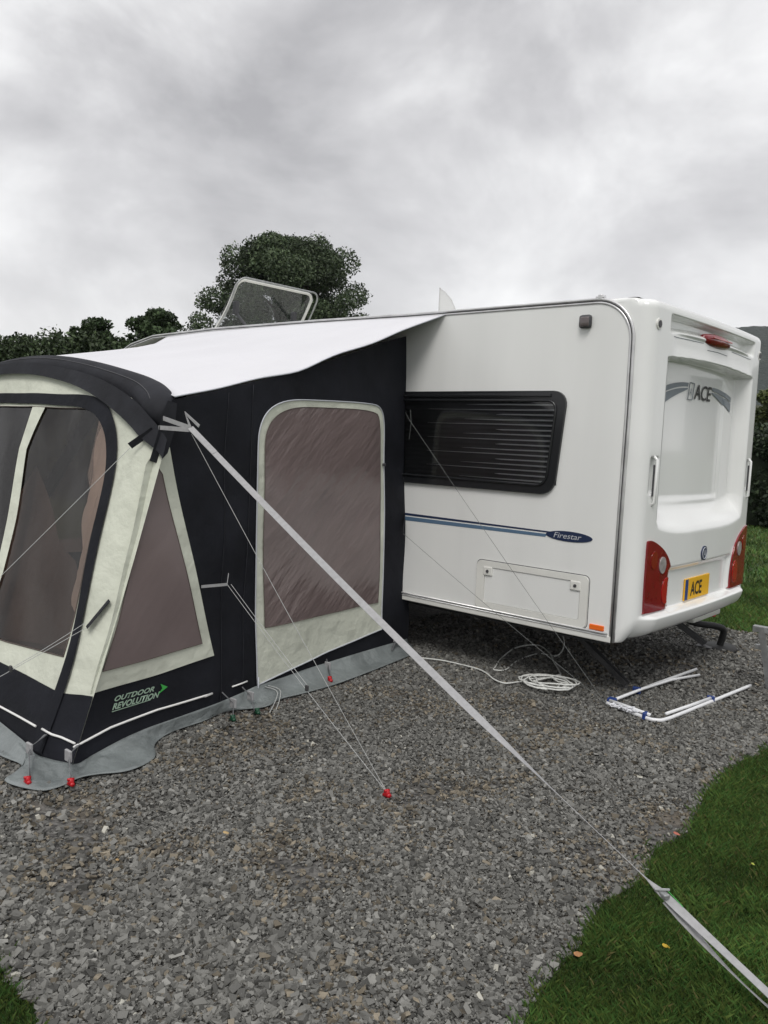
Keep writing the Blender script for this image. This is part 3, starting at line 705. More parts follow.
peg((-1.36,-1.93,.0), 'dark green topped peg at the foot of the left strap beside the side door', M_dgr)
peg((-1.36,-1.75,.0), 'dark green topped peg at the foot of the right strap beside the side door', M_dgr)
buckle_strap(S(-.92,.14,.02), S(-.93,.10,.04), V((-1.50,-1.00,.05))); peg((-1.49,-1.02,.02), 'small red peg pinning the flap under the middle of the side door')
buckle_strap(S(-.13,.20,.02), S(-.14,.15,.04), V((-1.66,-.20,.07)))
for k in range(2): child('elastic_loop', tube(smoothpath([S(-1.55+.03*k,.10,.02), S(-1.50+.03*k,.06,.08), V((-1.30+.02*k,-1.72+.03*k,.01))], 5), .003, 6), M_cord, aw)

# ------------------------------------------------------------------ GUY LINES, STRAP, PEG
P_end = V((1.845,-2.37,0.02)); 
s0 = ringp.copy(); pts = []; dirs = []
ax = (P_end-s0); n = 60
cam_p = V((2.27,-4.844,1.67))
for i in range(n+1):
    t = i/n; p_ = s0 + ax*t + V((0,0,-.035*math.sin(PI*t))); pts.append(p_)
    ang = 0
    ang = -.45*math.sin(max(0, t-.84)/.16*PI)
    tn = ax.normalized(); b = tn.cross(V((0.0,-.5,.85))).normalized(); c = tn.cross(b); dd = b*math.cos(ang)+c*math.sin(ang)
    k = sstep(.56,.72,t)*(1-sstep(.81,.845,t))      # the webbing twists on edge here
    tw = V((1.10,-2.52,1.28)); tw = (tw - tn*tw.dot(tn)).normalized(); dirs.append(dd*(1-k)+tw*k if dd.dot(tw) > 0 else dd*(1-k)-tw*k)
st = empty('storm_strap', (0,0,0), 'wide grey webbing storm strap from the awning arch down to the lawn, bottom right', 'strap')
child('webbing', ribbon(pts, dirs, .030, .0018), M_web, st)
lower = [(p + V((.012,.004,-.02-.03*math.sin(PI*(i/10))))) for i, p in enumerate(pts[50:])]
child('folded_tail', ribbon(lower, [dirs[50+i]*.8+V((.0,.2,.5))*math.sin(PI*i/10) for i in range(len(lower))], .032, .0018), M_web, st)
bp_ = pts[50]; bx = box((0,0,0), (.055,.022,.016), .004); bx.transform(Matrix.Rotation(R(-30),4,'Z')); bx.transform(Matrix.Translation(bp_))
child('buckle', bx, M_steel, st)
child('buckle_bar', tube([bp_+V((-.018,-.014,.010)), bp_+V((.018,.014,.012))], .0045, 8), M_steel, st)
child('top_overlap', ribbon(pts[:5], dirs[:5], .030, .006), M_web, st)
child('green_thread', tube([bp_+V((.016,.010,.008)), pts[51]+V((.015,.010,.004))], .0012, 5), M_green, st)
peg(P_end+V((.01,-.01,-.01)), 'red capped peg at the low end of the wide grey strap in the lawn')

def guy(pts, label, grp='thin guy lines of the awning', r=.0015, slider=None, extra=None, mt=M_cord):
    pts = [V(p) for p in pts]; root = empty('guy_line', pts[-1], label, 'guy line', grp)
    def taut(a, b, sag): return [a.lerp(b, k/14)+V((0,0,-sag*math.sin(PI*k/14))) for k in range(15)]
    path = []
    for i in range(len(pts)-1): path += taut(pts[i], pts[i+1], .012)[(1 if i else 0):]
    child('cord', tube(path, r, 5), mt, root)
    if slider is not None:
        for s in slider: child('slider', box(V(s), (.02,.012,.032), .004), M_dksteel, root)
    if extra:
        for e in extra: child('cord', tube(taut(V(e[0]), V(e[1]), .004), r, 5), mt, root)
    return root
pk = V((-.10,-2.03,.035))
peg((-.095,-2.035,.0), 'bright red peg standing alone in the open gravel')
guy([ringp+V((.01,0,-.03)), pk], 'single thin cord from the awning arch to the red peg in the gravel')
sl = h2.lerp(pk, .55)
guy([h2, pk], 'doubled cord from the awning side hook down to the red peg in the gravel', slider=[sl], extra=[(h2+V((.01,.02,0)), sl+V((.006,.006,.006)))])
# front-left guys: tags on front seam
t1 = F(-1.50,1.60,.03); t2 = F(-1.44,.68,.02)
websp([F(-1.44,1.65,.03), t1+V((-.02,-.04,-.04))], .035, M_blk2, 'guy_tag', [(.4,0,1)]*2)
websp([F(-1.40,.80,.015), F(-1.45,.66,.03)], .035, M_blk2, 'guy_tag', [(.9,0,.3)]*2)
g1e = V((-1.95,-3.95,.02)); g2e = V((-1.90,-3.97,.02))
guy([t1+V((-.02,-.04,-.05)), g1e], 'thin cord crossing the clear front window from the arch down to the left')
guy([F(-1.45,.66,.03), g2e], 'short doubled cord low across the front corner of the awning', slider=[F(-1.45,.66,.03).lerp(g2e, .27)], extra=[(F(-1.46,.68,.035), F(-1.45,.66,.03).lerp(g2e, .27))])
# caravan side guys, to pegs by the poles
e = V((.0,-.015,.03))
g3 = V((-1.80,-.10,1.80)); 
rt = guy([(-1.60,-.16,1.785), e], 'pale cord from the dark caravan window down to the white poles', mt=M_cordd, extra=[((-1.60,-.16,1.785),(-1.62,-.15,1.88)),((-1.60,-.16,1.785),(-1.62,-.15,1.66)),((-1.60,-.16,1.785),(-1.74,-.06,1.86))])
tg = V((-1.67,-.11,.955)); websp([S(-.02,1.06,.0)+V((0,0,0)), tg], .04, M_blk2, 'guy_tag', [(0,0,1)]*2)
guy([tg, e+V((.0,.01,0))], 'cord from the black tag under the blue stripe down to the white poles', mt=M_cordd)

# rope coil
cen = V((-.47,.07,0)); pth = []
pth += smoothpath([(-1.50,-.06,.028),(-1.36,.0,.03),(-1.27,.02,.03),(-1.05,.03,.03),(-.93,-.01,.03),(-.80,-.10,.03),(-.70,-.12,.03),(-.66,-.04,.03),(-.62,.06,.03)], 8)
for k in range(150):
    a = 2.6 - k*.33; w = .05*math.sin(k*.37)+.03*math.sin(k*.9)
    pth.append(cen + V((math.cos(a+.5)*(.135+w*.8)*1.1, math.sin(a+.5)*(.135+w*.7), .03+.018*abs(math.sin(k*.23))+.0002*k)))
pth += smoothpath([pth[-1], (-.50,.24,.06),(-.58,.42,.03),(-.77,.66,.03),(-.92,.86,.025),(-1.11,1.00,.03),(-1.2,.82,.02),(-1.10,.45,.02),(-.99,.20,.02),(-.96,.13,.02),(-.90,.2,.02),(-.98,.5,.02),(-.98,.80,.02),(-.84,.84,.025),(-.98,1.2,.05),(-1.15,1.35,.2)], 6)
tag(link('rope', tube(pth, .0055, 6), M_rope, None, True), 'coiled white rope on the gravel beneath the caravan locker, loose end trailing left', 'rope')

# awning poles
pr = empty('pole_frame', (.2,.5,0), 'bundle of white awning poles with blue clips lying on gravel in a U shape', 'awning poles')
zp = .028
A1 = [(-.02,.04,zp),(.0,.42,zp),(.03,.85,zp),(.07,1.32,zp)]
child('pole', tube(A1, .0115, 10), M_polew, pr, True)
child('pole', tube([(.01,.05,zp+.02),(.03,.45,zp+.018),(.07,.85,zp+.012),(.145,1.18,zp)], .010, 10), M_polew, pr, True)
child('pole', tube(smoothpath([(-.02,.03,zp),(.12,-.01,zp),(.28,-.055,zp),(.335,-.05,zp),(.375,.01,zp),(.41,.30,zp),(.50,1.2,zp)], 8), .012, 10), M_polew, pr, True)
child('pole', tube([(.36,.05,zp+.022),(.40,.35,zp+.02),(.435,.66,zp+.018)], .010, 10), M_polew, pr, True)
child('pole', tube([(.0,.03,zp+.022),(.15,.0,zp+.02),(.30,-.04,zp+.02)], .010, 10), M_polew, pr, True)
for c_, s_ in (((.005,.42,zp+.01),(.055,.022,.045)),((.0,.06,zp+.01),(.05,.05,.045)),((.27,-.045,zp+.01),(.022,.05,.045)),((.43,.62,zp+.012),(.05,.02,.04))):
    child('clip', box(c_, s_, .006), M_blue, pr)
rag = [V((.04+.17*t, -.01-.03*t, .035)) + V([rng.normal(0,.017), rng.normal(0,.014), abs(rng.normal(0,.012))]) for t in np.linspace(0,1,70)]
tag(link('plastic_sheeting', tube(rag, .0045, 5), pmat('white_film', (.72,.73,.76), .3)), 'crumpled scrap of white plastic caught on the short side of the white poles', 'plastic scrap')

# metal stand at right edge
ms = empty('metal_stand', (.75,1.25,0), 'grey metal stand with two crossbars at the right edge of the photo', 'stand')
child('top_bar', box((.78,1.26,.43), (.62,.05,.045), .004), M_steel, ms); child('lower_bar', box((.78,1.27,.30), (.58,.03,.035), .004), M_steel, ms)
for x0, x1 in ((.53,.61),(1.05,.97)): child('leg', ribbon([(x0,1.235,.45),(x1,1.27,.0)], [(1,0,0)]*2, .04, .02), M_steel, ms)
for x0, x1 in ((.60,.54),(.96,1.02)): child('leg', ribbon([(x0,1.30,.43),(x1,1.58,.0)], [(1,0,0)]*2, .035, .02), M_steel, ms)

# ------------------------------------------------------------------ GROUND
def ground_mat():
    m = D.materials.new('gravel_bed'); m.use_nodes = True; nt = m.node_tree; N = nt.nodes; L = nt.links; b = N['Principled BSDF']
    tc = N.new('ShaderNodeTexCoord')
    v = N.new('ShaderNodeTexVoronoi'); v.inputs['Scale'].default_value = 55; L.new(tc.outputs['Object'], v.inputs['Vector'])
    r = N.new('ShaderNodeValToRGB'); L.new(v.outputs['Color'], r.inputs[0]); e = r.color_ramp.elements
    e[0].position = .1; e[0].color = (.035,.034,.032,1); e[1].position = .9; e[1].color = (.15,.145,.135,1)
    n = N.new('ShaderNodeTexNoise'); n.inputs['Scale'].default_value = 2.2; n.inputs['Detail'].default_value = 6; L.new(tc.outputs['Object'], n.inputs['Vector'])
    r2 = N.new('ShaderNodeValToRGB'); L.new(n.outputs['Fac'], r2.inputs[0]); r2.color_ramp.elements[0].position = .5; r2.color_ramp.elements[1].position = .68
    mx = N.new('ShaderNodeMixRGB'); L.new(r2.outputs[0], mx.inputs[0]); L.new(r.outputs[0], mx.inputs[1]); mx.inputs[2].default_value = (.13,.108,.08,1)
    L.new(mx.outputs[0], b.inputs['Base Color']); b.inputs['Roughness'].default_value = .95
    bp = N.new('ShaderNodeBump'); bp.inputs['Strength'].default_value = .9; bp.inputs['Distance'].default_value = .01
    L.new(v.outputs['Distance'], bp.inputs['Height']); bp.invert = True; L.new(bp.outputs[0], b.inputs['Normal'])
    return m
gravel = [(-.7,3.10),(-.13,3.07),(.04,3.17),(1.2,3.2),(2.6,3.0),(3.2,1.4),(2.6,.7),(1.5,.45),(.98,.10),(.93,-.32),(.95,-.91),(1.04,-1.30),(.99,-1.57),(1.06,-1.84),(1.02,-2.12),(1.09,-2.38),(1.10,-2.6),(1.15,-2.86),(1.25,-3.4),(1.45,-4.2),(1.6,-5.5),(1.6,-9),(.6,-9),(.55,-5.5),(.40,-4.4),(.23,-3.95),(.21,-3.82),(.10,-3.79),(-.02,-3.80),(-.18,-3.765),(-.6,-3.80),(-2.0,-3.9),(-7.5,-4.0),(-9,-3),(-9,3),(-6,3.4)]
gd = dens(gravel, .12); gpoly = [(p.x+.018*mn.noise(V((p.x*6,p.y*6,0))), p.y+.018*mn.noise(V((p.x*6,p.y*6,9)))) for p in gd]
tag(link('gravel_pitch', patch(gpoly, lambda u, v, o: V((u, v, .004)), (), 9), ground_mat()), kind='structure')
gm = pmat('lawn_soil', (.036,.066,.016), .95, col2=(.058,.092,.026), vscale=1.2, bump=1, bscale=60, bdist=.05, vdetail=8)
tag(link('lawn', mesh('lawn', [(-600,-300,-.002),(600,-300,-.002),(600,900,-.002),(-600,900,-.002)], [(0,1,2,3)]), gm), kind='structure')

def inpoly_np(x, y, P):
    c = np.zeros(len(x), bool); j = len(P)-1
    for i in range(len(P)):
        xi, yi = P[i]; xj, yj = P[j]
        if yi != yj:
            k = ((yi > y) != (yj > y)) & (x < (xj-xi)*(y-yi)/(yj-yi)+xi); c ^= k
        j = i
    return c
def vnoise(x, y, f, seed=0):
    """cheap smooth value noise"""
    g = np.random.default_rng(seed).random((64, 64)); X = x*f+1000; Y = y*f+1000
    i = np.floor(X).astype(int); j = np.floor(Y).astype(int); a = X-i; b = Y-j; a = a*a*(3-2*a); b = b*b*(3-2*b)
    q = lambda u, v: g[u % 64, v % 64]
    return (q(i,j)*(1-a)+q(i+1,j)*a)*(1-b)+(q(i,j+1)*(1-a)+q(i+1,j+1)*a)*b
def stones(regions):
    C = []; Cc = []
    base = np.array([(-1,-1,-1),(1,-1,-1),(1,1,-1),(-1,1,-1),(-1,-1,1),(1,-1,1),(1,1,1),(-1,1,1)], float)
    fc = np.array([(0,3,2,1),(4,5,6,7),(0,1,5,4),(1,2,6,5),(2,3,7,6),(3,0,4,7)])
    for (x0, x1, y0, y1, n, sm, sl) in regions:
        x = rng.uniform(x0, x1, n); y = rng.uniform(y0, y1, n)
        k = inpoly_np(x, y, gpoly); earth = vnoise(x, y, 2.2, 3)*.6+vnoise(x, y, 5, 4)*.4
        k &= rng.random(n) < np.clip(1.0-4.2*(earth-.60), .16, 1); k &= ~((x < -1.75) & (y > -2.9) & (y < 0))
        x, y, earth = x[k], y[k], earth[k]; m = len(x)
        s = sm*np.exp(rng.normal(0, sl, m)); big = (vnoise(x, y, 1.3, 8) > .62)|((y < -3.0) & (x < .9)); s = np.where(big & (rng.random(m) < .35), s*1.5, s); s = np.clip(s, .0035, .0155)
        sc = np.stack([s*rng.uniform(.8,1.35,m), s*rng.uniform(.55,.95,m), s*rng.uniform(.30,.70,m)], 1)
        v = base[None]*sc[:,None]*(1+rng.uniform(-.62,.32,(m,8,3)))
        a = rng.uniform(0, 2*PI, m); tx = rng.normal(0, .42, m); ty = rng.normal(0, .42, m)
        def rot(v, ax, an):
            c = np.cos(an)[:,None]; s_ = np.sin(an)[:,None]; o = v.copy(); i, j = [(1,2),(2,0),(0,1)][ax]
            o[...,i] = v[...,i]*c - v[...,j]*s_; o[...,j] = v[...,i]*s_ + v[...,j]*c; return o
        v = rot(rot(rot(v, 0, tx), 1, ty), 2, a)
        v[...,0] += x[:,None]; v[...,1] += y[:,None]; v[...,2] += (.004+sc[:,2]*.6+rng.uniform(0,.010,m))[:,None]
        g = rng.normal(.142, .052, m); g = np.clip(g, .06, .26); t = rng.random(m)
        col = np.stack([g*1.01, g*1.0, g*.925], 1); br = (rng.random(m) < .05+.40*np.clip((earth-.52)*5,0,1)); col[br] *= np.array([1.10,.97,.80])
        pl_ = rng.random(m) < .006; col[pl_] = np.array([.40,.39,.34])*rng.uniform(.8,1.2,(pl_.sum(),1))
        C.append(v.reshape(-1,3)); Cc.append(np.repeat(col, 8, 0))
    co_ = np.concatenate(C); cc = np.concatenate(Cc); n = len(co_)//8
    F_ = (fc[None]+8*np.arange(n)[:,None,None]).reshape(-1,4)
    return npmesh('loose_stones', co_, F_, 4, cc)
so = link('loose_stones', stones([(-.6,1.7,-4.6,-1.6,120000,.0048,.46),(-2.6,-.5,-4.0,-1.6,48000,.0055,.42),(-2.2,1.2,-1.6,.6,72000,.0059,.36),(-2.4,3.2,.6,3.3,36000,.0092,.3),(-6,-2.4,-4.0,-2.9,9000,.010,.3)]), M_stone)
tag(so, kind='stuff')
def grass(regions):
    C = []; Cc = []; Fq = []; nb = 0
    for (x0, x1, y0, y1, n, h, w) in regions:
        x = rng.uniform(x0, x1, n); y = rng.uniform(y0, y1, n)
        jx = x+rng.normal(0,.02,n); jy = y+rng.normal(0,.02,n)
        k = ~inpoly_np(jx, jy, gpoly); x, y = x[k], y[k]; m = len(x)
        cl = vnoise(x, y, 7, 5); cl2 = vnoise(x, y, 2.0, 6)
        hh = h*(.55+.9*cl)*rng.uniform(.6,1.25,m); an = rng.uniform(0,2*PI,m)+cl2*3; le = rng.uniform(.15,1.0,m)*hh
        dx, dy = np.cos(an)*le, np.sin(an)*le; wa = rng.uniform(0,2*PI,m); ww = w*rng.uniform(.6,1.3,m); ux, uy = np.cos(wa)*ww/2, np.sin(wa)*ww/2
        z0 = np.full(m, -.002)
        v = np.stack([np.stack([x-ux,y-uy,z0],1), np.stack([x+ux,y+uy,z0],1), np.stack([x+dx*.4+ux*.7,y+dy*.4+uy*.7,hh*.62],1), np.stack([x+dx,y+dy,hh*.98],1)], 1)
        C.append(v.reshape(-1,3)); g = rng.uniform(.6,1.5,m)*(.62+.8*cl2)*(.8+.5*cl)
        col = np.stack([.064*g*rng.uniform(.75,1.35,m), .118*g, .028*g], 1); dry = rng.random(m) < .035; col[dry] = np.array([.14,.13,.05])
        Cc.append(np.repeat(col, 4, 0))
    co_ = np.concatenate(C); n = len(co_)//4
    return npmesh('grass', co_, np.arange(n*4).reshape(-1,4), 4, np.concatenate(Cc))
tag(link('grass', grass([(.85,3.0,-4.3,1.2,400000,.037,.0028),(-1.2,.6,-5.2,-3.7,80000,.034,.003),(-2.2,3.2,2.95,6.0,60000,.055,.008),(-5,5,6,17,70000,.07,.02),(-6,-1.2,-5,-3.85,9000,.05,.006)]), M_grassm), kind='stuff')
# leaves and odd stones
def leaf(p, col, a, label, sz=.03):
    sz *= .65; t = np.linspace(0, 2*PI, 14)[:-1]; vs = [V((0,0,.006))]
    for k, q in enumerate(t): vs.append(V((sz*math.cos(q), sz*.5*math.sin(q)*(1-.35*math.cos(q))*(1+.08*((k%2)*2-1)), .22*sz*math.sin(q)**2+.1*sz*math.cos(2*q))))
    me = mesh('fallen_leaf', vs, [(0, i+1, (i+1)%13+1) for i in range(13)]); o = link('fallen_leaf', me, pmat('leaf_'+label[:6], col, .6, var=.2, vscale=60)); o.location = p; o.rotation_euler = (.3,.2,a)
    sd = o.modifiers.new('t','SOLIDIFY'); sd.thickness = .001
    tag(o, label, 'leaf', 'fallen leaves')
leaf((1.32,-2.26,.045), (.55,.36,.03), .3, 'yellow leaf lying in the lawn just above the strap', .02)
leaf((1.13,-2.50,.04), (.35,.17,.07), 1.3, 'brown leaf on the lawn edge left of the strap', .03)
leaf((1.35,-1.48,.045), (.35,.40,.06), 2, 'yellow green leaf upright in the lawn at right', .022)
leaf((-.30,-2.80,.035), (.42,.30,.14), .7, 'tan leaf on the gravel near the red peg', .02)
leaf((1.02,-1.42,.03), (.40,.12,.08), .2, 'reddish leaf where the gravel meets the lawn', .022)
leaf((-.42,-3.22,.03), (.36,.24,.11), 2.4, 'ochre leaf on the open gravel at lower left', .02)

# ------------------------------------------------------------------ VEGETATION
def leafcloud(blobs, n, size, c1, c2, seed=0, flat=.8, core=.35):
    """many small leaf faces spread through the volume of many clumps"""
    g = np.random.default_rng(seed); B = np.array(blobs); wts = B[:,3]**2; wts = wts/wts.sum()
    idx = g.choice(len(B), n, p=wts); d = g.normal(size=(n,3)); d /= np.linalg.norm(d, axis=1)[:,None]
    rr = (core+(1-core)*g.random(n)**.45)*B[idx,3]*(1+.12*np.abs(g.normal(size=n)))
    c = B[idx,:3]+d*rr[:,None]*np.array([1,1,flat])
    a = g.normal(size=(n,3)); a /= np.linalg.norm(a,axis=1)[:,None]; b = np.cross(a, g.normal(size=(n,3))); b /= np.linalg.norm(b,axis=1)[:,None]
    s = size*g.uniform(.55,1.35,n)[:,None]
    v = np.stack([c-a*s, c+b*s*.55, c+a*s, c-b*s*.55], 1).reshape(-1,3)
    bt = g.uniform(.6,1.35,len(B))[idx]*g.uniform(.7,1.3,n); mixf = g.random(n)[:,None]
    col = (np.array(c1)*(1-mixf)+np.array(c2)*mixf)*bt[:,None]
    return npmesh('crown', v, np.arange(n*4).reshape(-1,4), 4, np.repeat(col, 4, 0))
def tree(name, base, h, r, label, cat='tree', nb=120, nl=60000, size=.12, c1=(.035,.06,.022), c2=(.07,.10,.035), seed=1, trunk_r=.35, group=None, zlo=.25, skirt=.9, bs=1):
    g = random.Random(seed); base = V(base); root = empty(name, base, label, cat, group); blobs = []; limbs = []
    for i in range(nb):
        th = g.uniform(0,2*PI); u = g.random()**.6; zf = zlo+(1-zlo)*g.random()
        prof = math.sqrt(max(0, 1-((zf-.5)/.5)**2))*.98 if zf > .5 else (skirt+(1-skirt)*(zf/.5))
        rr = r*prof*u; br = r*g.uniform(.08,.19)*bs
        p = V((rr*math.cos(th), rr*math.sin(th), min(h*zf, h-br*.7))); blobs.append((*p, br))
        if i % 6 == 0: limbs.append(p)
    tm = [tube([(0,0,-.1),(.1,0,h*.2),(0,.1,h*.45),(0,0,h*.8)], 1, 10, rads=[trunk_r*1.3,trunk_r,trunk_r*.7,trunk_r*.15])]
    for p in limbs:
        st_ = V((0,.05,h*g.uniform(.2,.55))); md = st_.lerp(p, .5)+V((0,0,.06*h))
        tm.append(tube([st_, md, p], 1, 6, rads=[trunk_r*.35,trunk_r*.2,trunk_r*.05]))
    link('trunk', joinm(tm, 'trunk'), M_bark, root, True)
    link('crown', leafcloud(blobs, nl, size, c1, c2, seed), M_leafc, root)
    return root
dirv = V((-.656,.75,0)); latv = V((.75,.656,0)); C0 = V((2.27,-4.844,0))
def far(d, px, z=0):   # ground point at forward distance d, lateral angle of column px near the horizon
    return C0 + dirv*d + latv*(d*(px-384)/824) + V((0,0,z))
tree('oak_tree', far(32, 282), 8.9, 3.85, 'large round oak rising behind the open rooflight of the caravan', nb=300, nl=150000, size=.055, seed=4, zlo=.28, c1=(.038,.062,.030), c2=(.085,.115,.055), skirt=1.16, bs=.88)
tree('oak_tree', far(33, 222), 5.9, 1.4, 'low outer oak bush at the left foot of the large round oak', nb=40, nl=18000, size=.10, seed=14, zlo=.2, c1=(.030,.055,.022), c2=(.070,.105,.042), trunk_r=.2)
tree('hedgerow_tree', far(19, 92), 4.05, .95, 'small ragged tree poking above the hedge, leftmost of two', nb=120, nl=13000, size=.045, seed=5, bs=.95, zlo=.6, trunk_r=.1, c1=(.028,.048,.020), c2=(.062,.095,.040))
tree('hedgerow_tree', far(19, 150), 4.30, 1.05, 'wider small tree poking above the hedge, right of the ragged one', nb=140, nl=18000, size=.045, seed=6, bs=.95, zlo=.6, trunk_r=.12, c1=(.028,.048,.020), c2=(.062,.095,.040))
tree('hedgerow_tree', far(19, 176), 4.0, .25, 'thin upright sapling at the right end of the left hedge', nb=22, nl=2200, size=.05, seed=7, bs=1.6, zlo=.55, trunk_r=.04, c1=(.028,.048,.020), c2=(.062,.095,.040))
def hedge(a, b, h, w, label, seed, nb, nl, size, c1, c2, cat='hedge'):
    g = random.Random(seed); a, b = V(a), V(b); root = empty('hedge', a, label, cat); blobs = []; L = (b-a).length; dd = (b-a)/L; pp = V((-dd.y,dd.x,0))
    hs = [h*(1+.022*math.sin(i*.5)+g.uniform(-.012,.012)) for i in range(200)]
    for i in range(nb):
        s = g.random()*L; r_ = g.uniform(.22,.42); hl = hs[int(s*2)%200]; z = min(g.random()**.75*hl*1.05, hl-r_*.6)
        blobs.append((*(dd*s+pp*g.uniform(-w/2,w/2)+V((0,0,z))), r_))
    link('foliage', leafcloud(blobs, nl, size, c1, c2, seed, 1), M_leafc, root)
    link('stems', joinm([tube([dd*(L*k/12), dd*(L*k/12)+V((.05,0,h*.7))], .05, 6) for k in range(13)], 's'), M_bark, root)
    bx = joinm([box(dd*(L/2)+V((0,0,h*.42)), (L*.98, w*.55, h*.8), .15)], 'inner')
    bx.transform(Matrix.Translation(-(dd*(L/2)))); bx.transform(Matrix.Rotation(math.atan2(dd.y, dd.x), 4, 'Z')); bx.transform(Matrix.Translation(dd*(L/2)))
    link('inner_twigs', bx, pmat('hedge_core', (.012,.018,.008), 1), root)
hedge(far(19,-260), far(19,205), 3.50, 1.3, 'long dark clipped hedge behind the awning at the left', 21, 800, 120000, .05, (.028,.046,.020), (.062,.088,.038))
hedge(far(21,205), far(30,560), 3.2, 1.3, 'far hedge running behind the caravan towards the right', 22, 300, 22000, .08, (.02,.038,.014), (.045,.07,.028))
hedge(far(18.5,728), far(18.5,1100), 2.15, 1.5, 'dark hedge bordering the lawn right of the caravan', 23, 260, 48000, .06, (.012,.022,.010), (.030,.045,.02))
tree('leafy_bush', far(21,770), 3.35, 1.35, 'yellow green bush above the dark hedge at right', 'bush', nb=50, nl=20000, size=.07, seed=9, trunk_r=.1, c1=(.05,.075,.022), c2=(.11,.13,.04))
tree('leafy_bush', far(22,850), 3.6, 1.6, 'second yellow green bush further along the dark hedge, beyond the right edge', 'bush', nb=50, nl=9000, size=.08, seed=10, trunk_r=.1, c1=(.05,.075,.022), c2=(.11,.13,.04))
# hill with forest, right
vs = []; fs = []; nu, nv = 260, 40
for j in range(nv+1):
    for i in range(nu+1):
        px = 560+1500*i/nu; t = j/nv; d = 230+260*t
        hgt = 61*sstep(.0, 1., t)*sstep(560, 745, px)**.6*1.22*(1+.04*mn.noise(V((px*.004,0,3)))) if 1 else 0
        p = far(d, px); q = mn.noise(V((p.x*.14,p.y*.14,0)))*1.6+mn.noise(V((p.x*.5,p.y*.5,4)))*1.1
        vs.append((p.x, p.y, hgt+q*t-1))
for j in range(nv):
    for i in range(nu): a = j*(nu+1)+i; fs.append((a, a+1, a+nu+2, a+nu+1))
hm = pmat('conifer_hillside', (.016,.024,.021), 1, col2=(.034,.044,.036), vscale=.12, bump=1, bscale=.5, bdist=2, vdetail=8)
tag(link('hills', mesh('hills', vs, fs), hm, None, True), kind='structure')
# rough brush slope below the hill
vs = []; fs = []
for j in range(21):
    for i in range(161):
        px = 560+1200*i/160; d = 60+90*j/20; p = far(d, px); hgt = 10.5*sstep(0,1,j/20)*sstep(560,700,px)
        vs.append((p.x, p.y, hgt+1.0*mn.noise(V((p.x*.3,p.y*.3,0)))+.5*mn.noise(V((p.x*.9,p.y*.9,0)))-.8))
for j in range(20):
    for i in range(160): a = j*161+i; fs.append((a, a+1, a+162, a+161))
tag(link('terrain', mesh('terrain', vs, fs), pmat('rough_scrub', (.035,.042,.020), 1, col2=(.075,.075,.04), vscale=.35, bump=1, bscale=1.2, bdist=1, vdetail=8), None, True), kind='structure')

# ------------------------------------------------------------------ HAZE
HAZE = .00022
def haze():
    me = box((-100,230,36), (900,1000,74)); o = link('haze', me); m = D.materials.new('haze'); m.use_nodes = True; nt = m.node_tree; nt.nodes.clear()
    out = nt.nodes.new('ShaderNodeOutputMaterial'); v = nt.nodes.new('ShaderNodeVolumePrincipled'); v.inputs['Density'].default_value = HAZE; v.inputs['Color'].default_value = (.88,.91,.97,1)
    nt.links.new(v.outputs[0], out.inputs['Volume']); me.materials.append(m); tag(o, kind='stuff')
if HAZE: haze()

# ------------------------------------------------------------------ SKY AND SUN
w = D.worlds.new('World'); scene.world = w; w.use_nodes = True; nt = w.node_tree; N = nt.nodes; L = nt.links; bg = N['Background']
SE, SR = R(52), R(150); SKYOFF = (3.1,1.2,5)
sky = N.new('ShaderNodeTexSky'); sky.sky_type = 'NISHITA'; sky.sun_disc = False; sky.sun_elevation = SE; sky.sun_rotation = SR
tc = N.new('ShaderNodeTexCoord'); sep = N.new('ShaderNodeSeparateXYZ'); L.new(tc.outputs['Generated'], sep.inputs[0])
def math_(op, a, b=None, clamp=False):
    n = N.new('ShaderNodeMath'); n.operation = op; n.use_clamp = clamp
    for i, q in enumerate((a, b)):
        if q is None: continue
        if isinstance(q, (int, float)): n.inputs[i].default_value = q
        else: L.new(q, n.inputs[i])
    return n.outputs[0]
cb = N.new('ShaderNodeVectorMath'); cb.operation = 'MULTIPLY'; L.new(tc.outputs['Generated'], cb.inputs[0]); cb.inputs[1].default_value = (1,1,1.7)
n1 = N.new('ShaderNodeTexNoise'); n1.inputs['Scale'].default_value = 3.0; n1.inputs['Detail'].default_value = 10; n1.inputs['Roughness'].default_value = .54; n1.inputs['Distortion'].default_value = .25
mpw = N.new('ShaderNodeMapping'); mpw.inputs['Location'].default_value = SKYOFF; L.new(cb.outputs[0], mpw.inputs[0]); L.new(mpw.outputs[0], n1.inputs['Vector'])
n3 = N.new('ShaderNodeTexNoise'); n3.inputs['Scale'].default_value = 1.1; n3.inputs['Detail'].default_value = 3; L.new(mpw.outputs[0], n3.inputs['Vector'])
fac = math_('ADD', math_('MULTIPLY', n1.outputs['Fac'], .75), math_('MULTIPLY', n3.outputs['Fac'], .35))
rp = N.new('ShaderNodeValToRGB'); L.new(fac, rp.inputs[0]); e = rp.color_ramp.elements
e[0].position = .45; e[0].color = (.31,.305,.315,1); e[1].position = .69; e[1].color = (.80,.80,.80,1)
m_ = rp.color_ramp.elements.new(.56); m_.color = (.50,.495,.503,1)
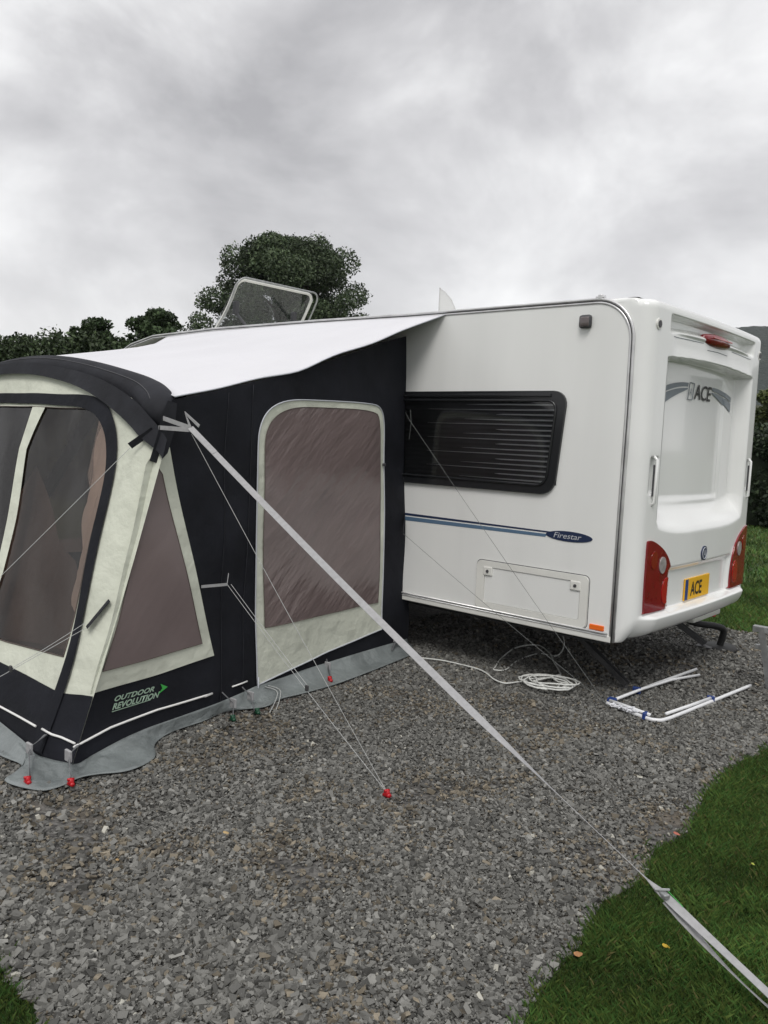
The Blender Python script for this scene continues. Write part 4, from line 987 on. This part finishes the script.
# paler towards the horizon
hz = math_('POWER', math_('SUBTRACT', 1, math_('MAXIMUM', sep.outputs['Z'], 0)), 5.0, True)
mh = N.new('ShaderNodeMixRGB'); L.new(math_('MULTIPLY', hz, .85), mh.inputs[0]); L.new(rp.outputs[0], mh.inputs[1]); mh.inputs[2].default_value = (.80,.79,.785,1)
# brighter overhead, above the view: boosted to give the scene more light
zb = N.new('ShaderNodeMapRange'); zb.inputs['From Min'].default_value = .55; zb.inputs['From Max'].default_value = 1; zb.inputs['To Min'].default_value = 1; zb.inputs['To Max'].default_value = 2.0; L.new(sep.outputs['Z'], zb.inputs['Value'])
sc_ = N.new('ShaderNodeVectorMath'); sc_.operation = 'SCALE'; L.new(mh.outputs[0], sc_.inputs[0]); L.new(zb.outputs[0], sc_.inputs['Scale'])
skm = N.new('ShaderNodeVectorMath'); skm.operation = 'SCALE'; L.new(sky.outputs[0], skm.inputs[0]); skm.inputs['Scale'].default_value = 1.0
b2 = N.new('ShaderNodeBackground'); L.new(skm.outputs[0], b2.inputs[0]); b2.inputs[1].default_value = .08
L.new(sc_.outputs[0], bg.inputs[0]); bg.inputs[1].default_value = 1.0
mxs = N.new('ShaderNodeMixShader'); mxs.inputs[0].default_value = .93; L.new(b2.outputs[0], mxs.inputs[1]); L.new(bg.outputs[0], mxs.inputs[2]); L.new(mxs.outputs[0], N['World Output'].inputs[0])
sun = D.lights.new('sun', 'SUN'); sun.energy = 1.2; sun.angle = R(25); sun.color = (1,.97,.93); sol = D.objects.new('sun', sun); COL.objects.link(sol)
sd_ = V((math.sin(SR)*math.cos(SE), math.cos(SR)*math.cos(SE), math.sin(SE))); sol.rotation_euler = sd_.to_track_quat('Z','Y').to_euler(); sol.location = (0,0,30)

scene.render.engine = 'CYCLES'
vs_ = scene.view_settings; vs_.view_transform = 'Standard'; vs_.look = 'None'; vs_.exposure = .42; vs_.gamma = 1
scene.cycles.use_denoising = True; scene.cycles.max_bounces = 8; scene.cycles.transparent_max_bounces = 16; scene.cycles.volume_bounces = 0
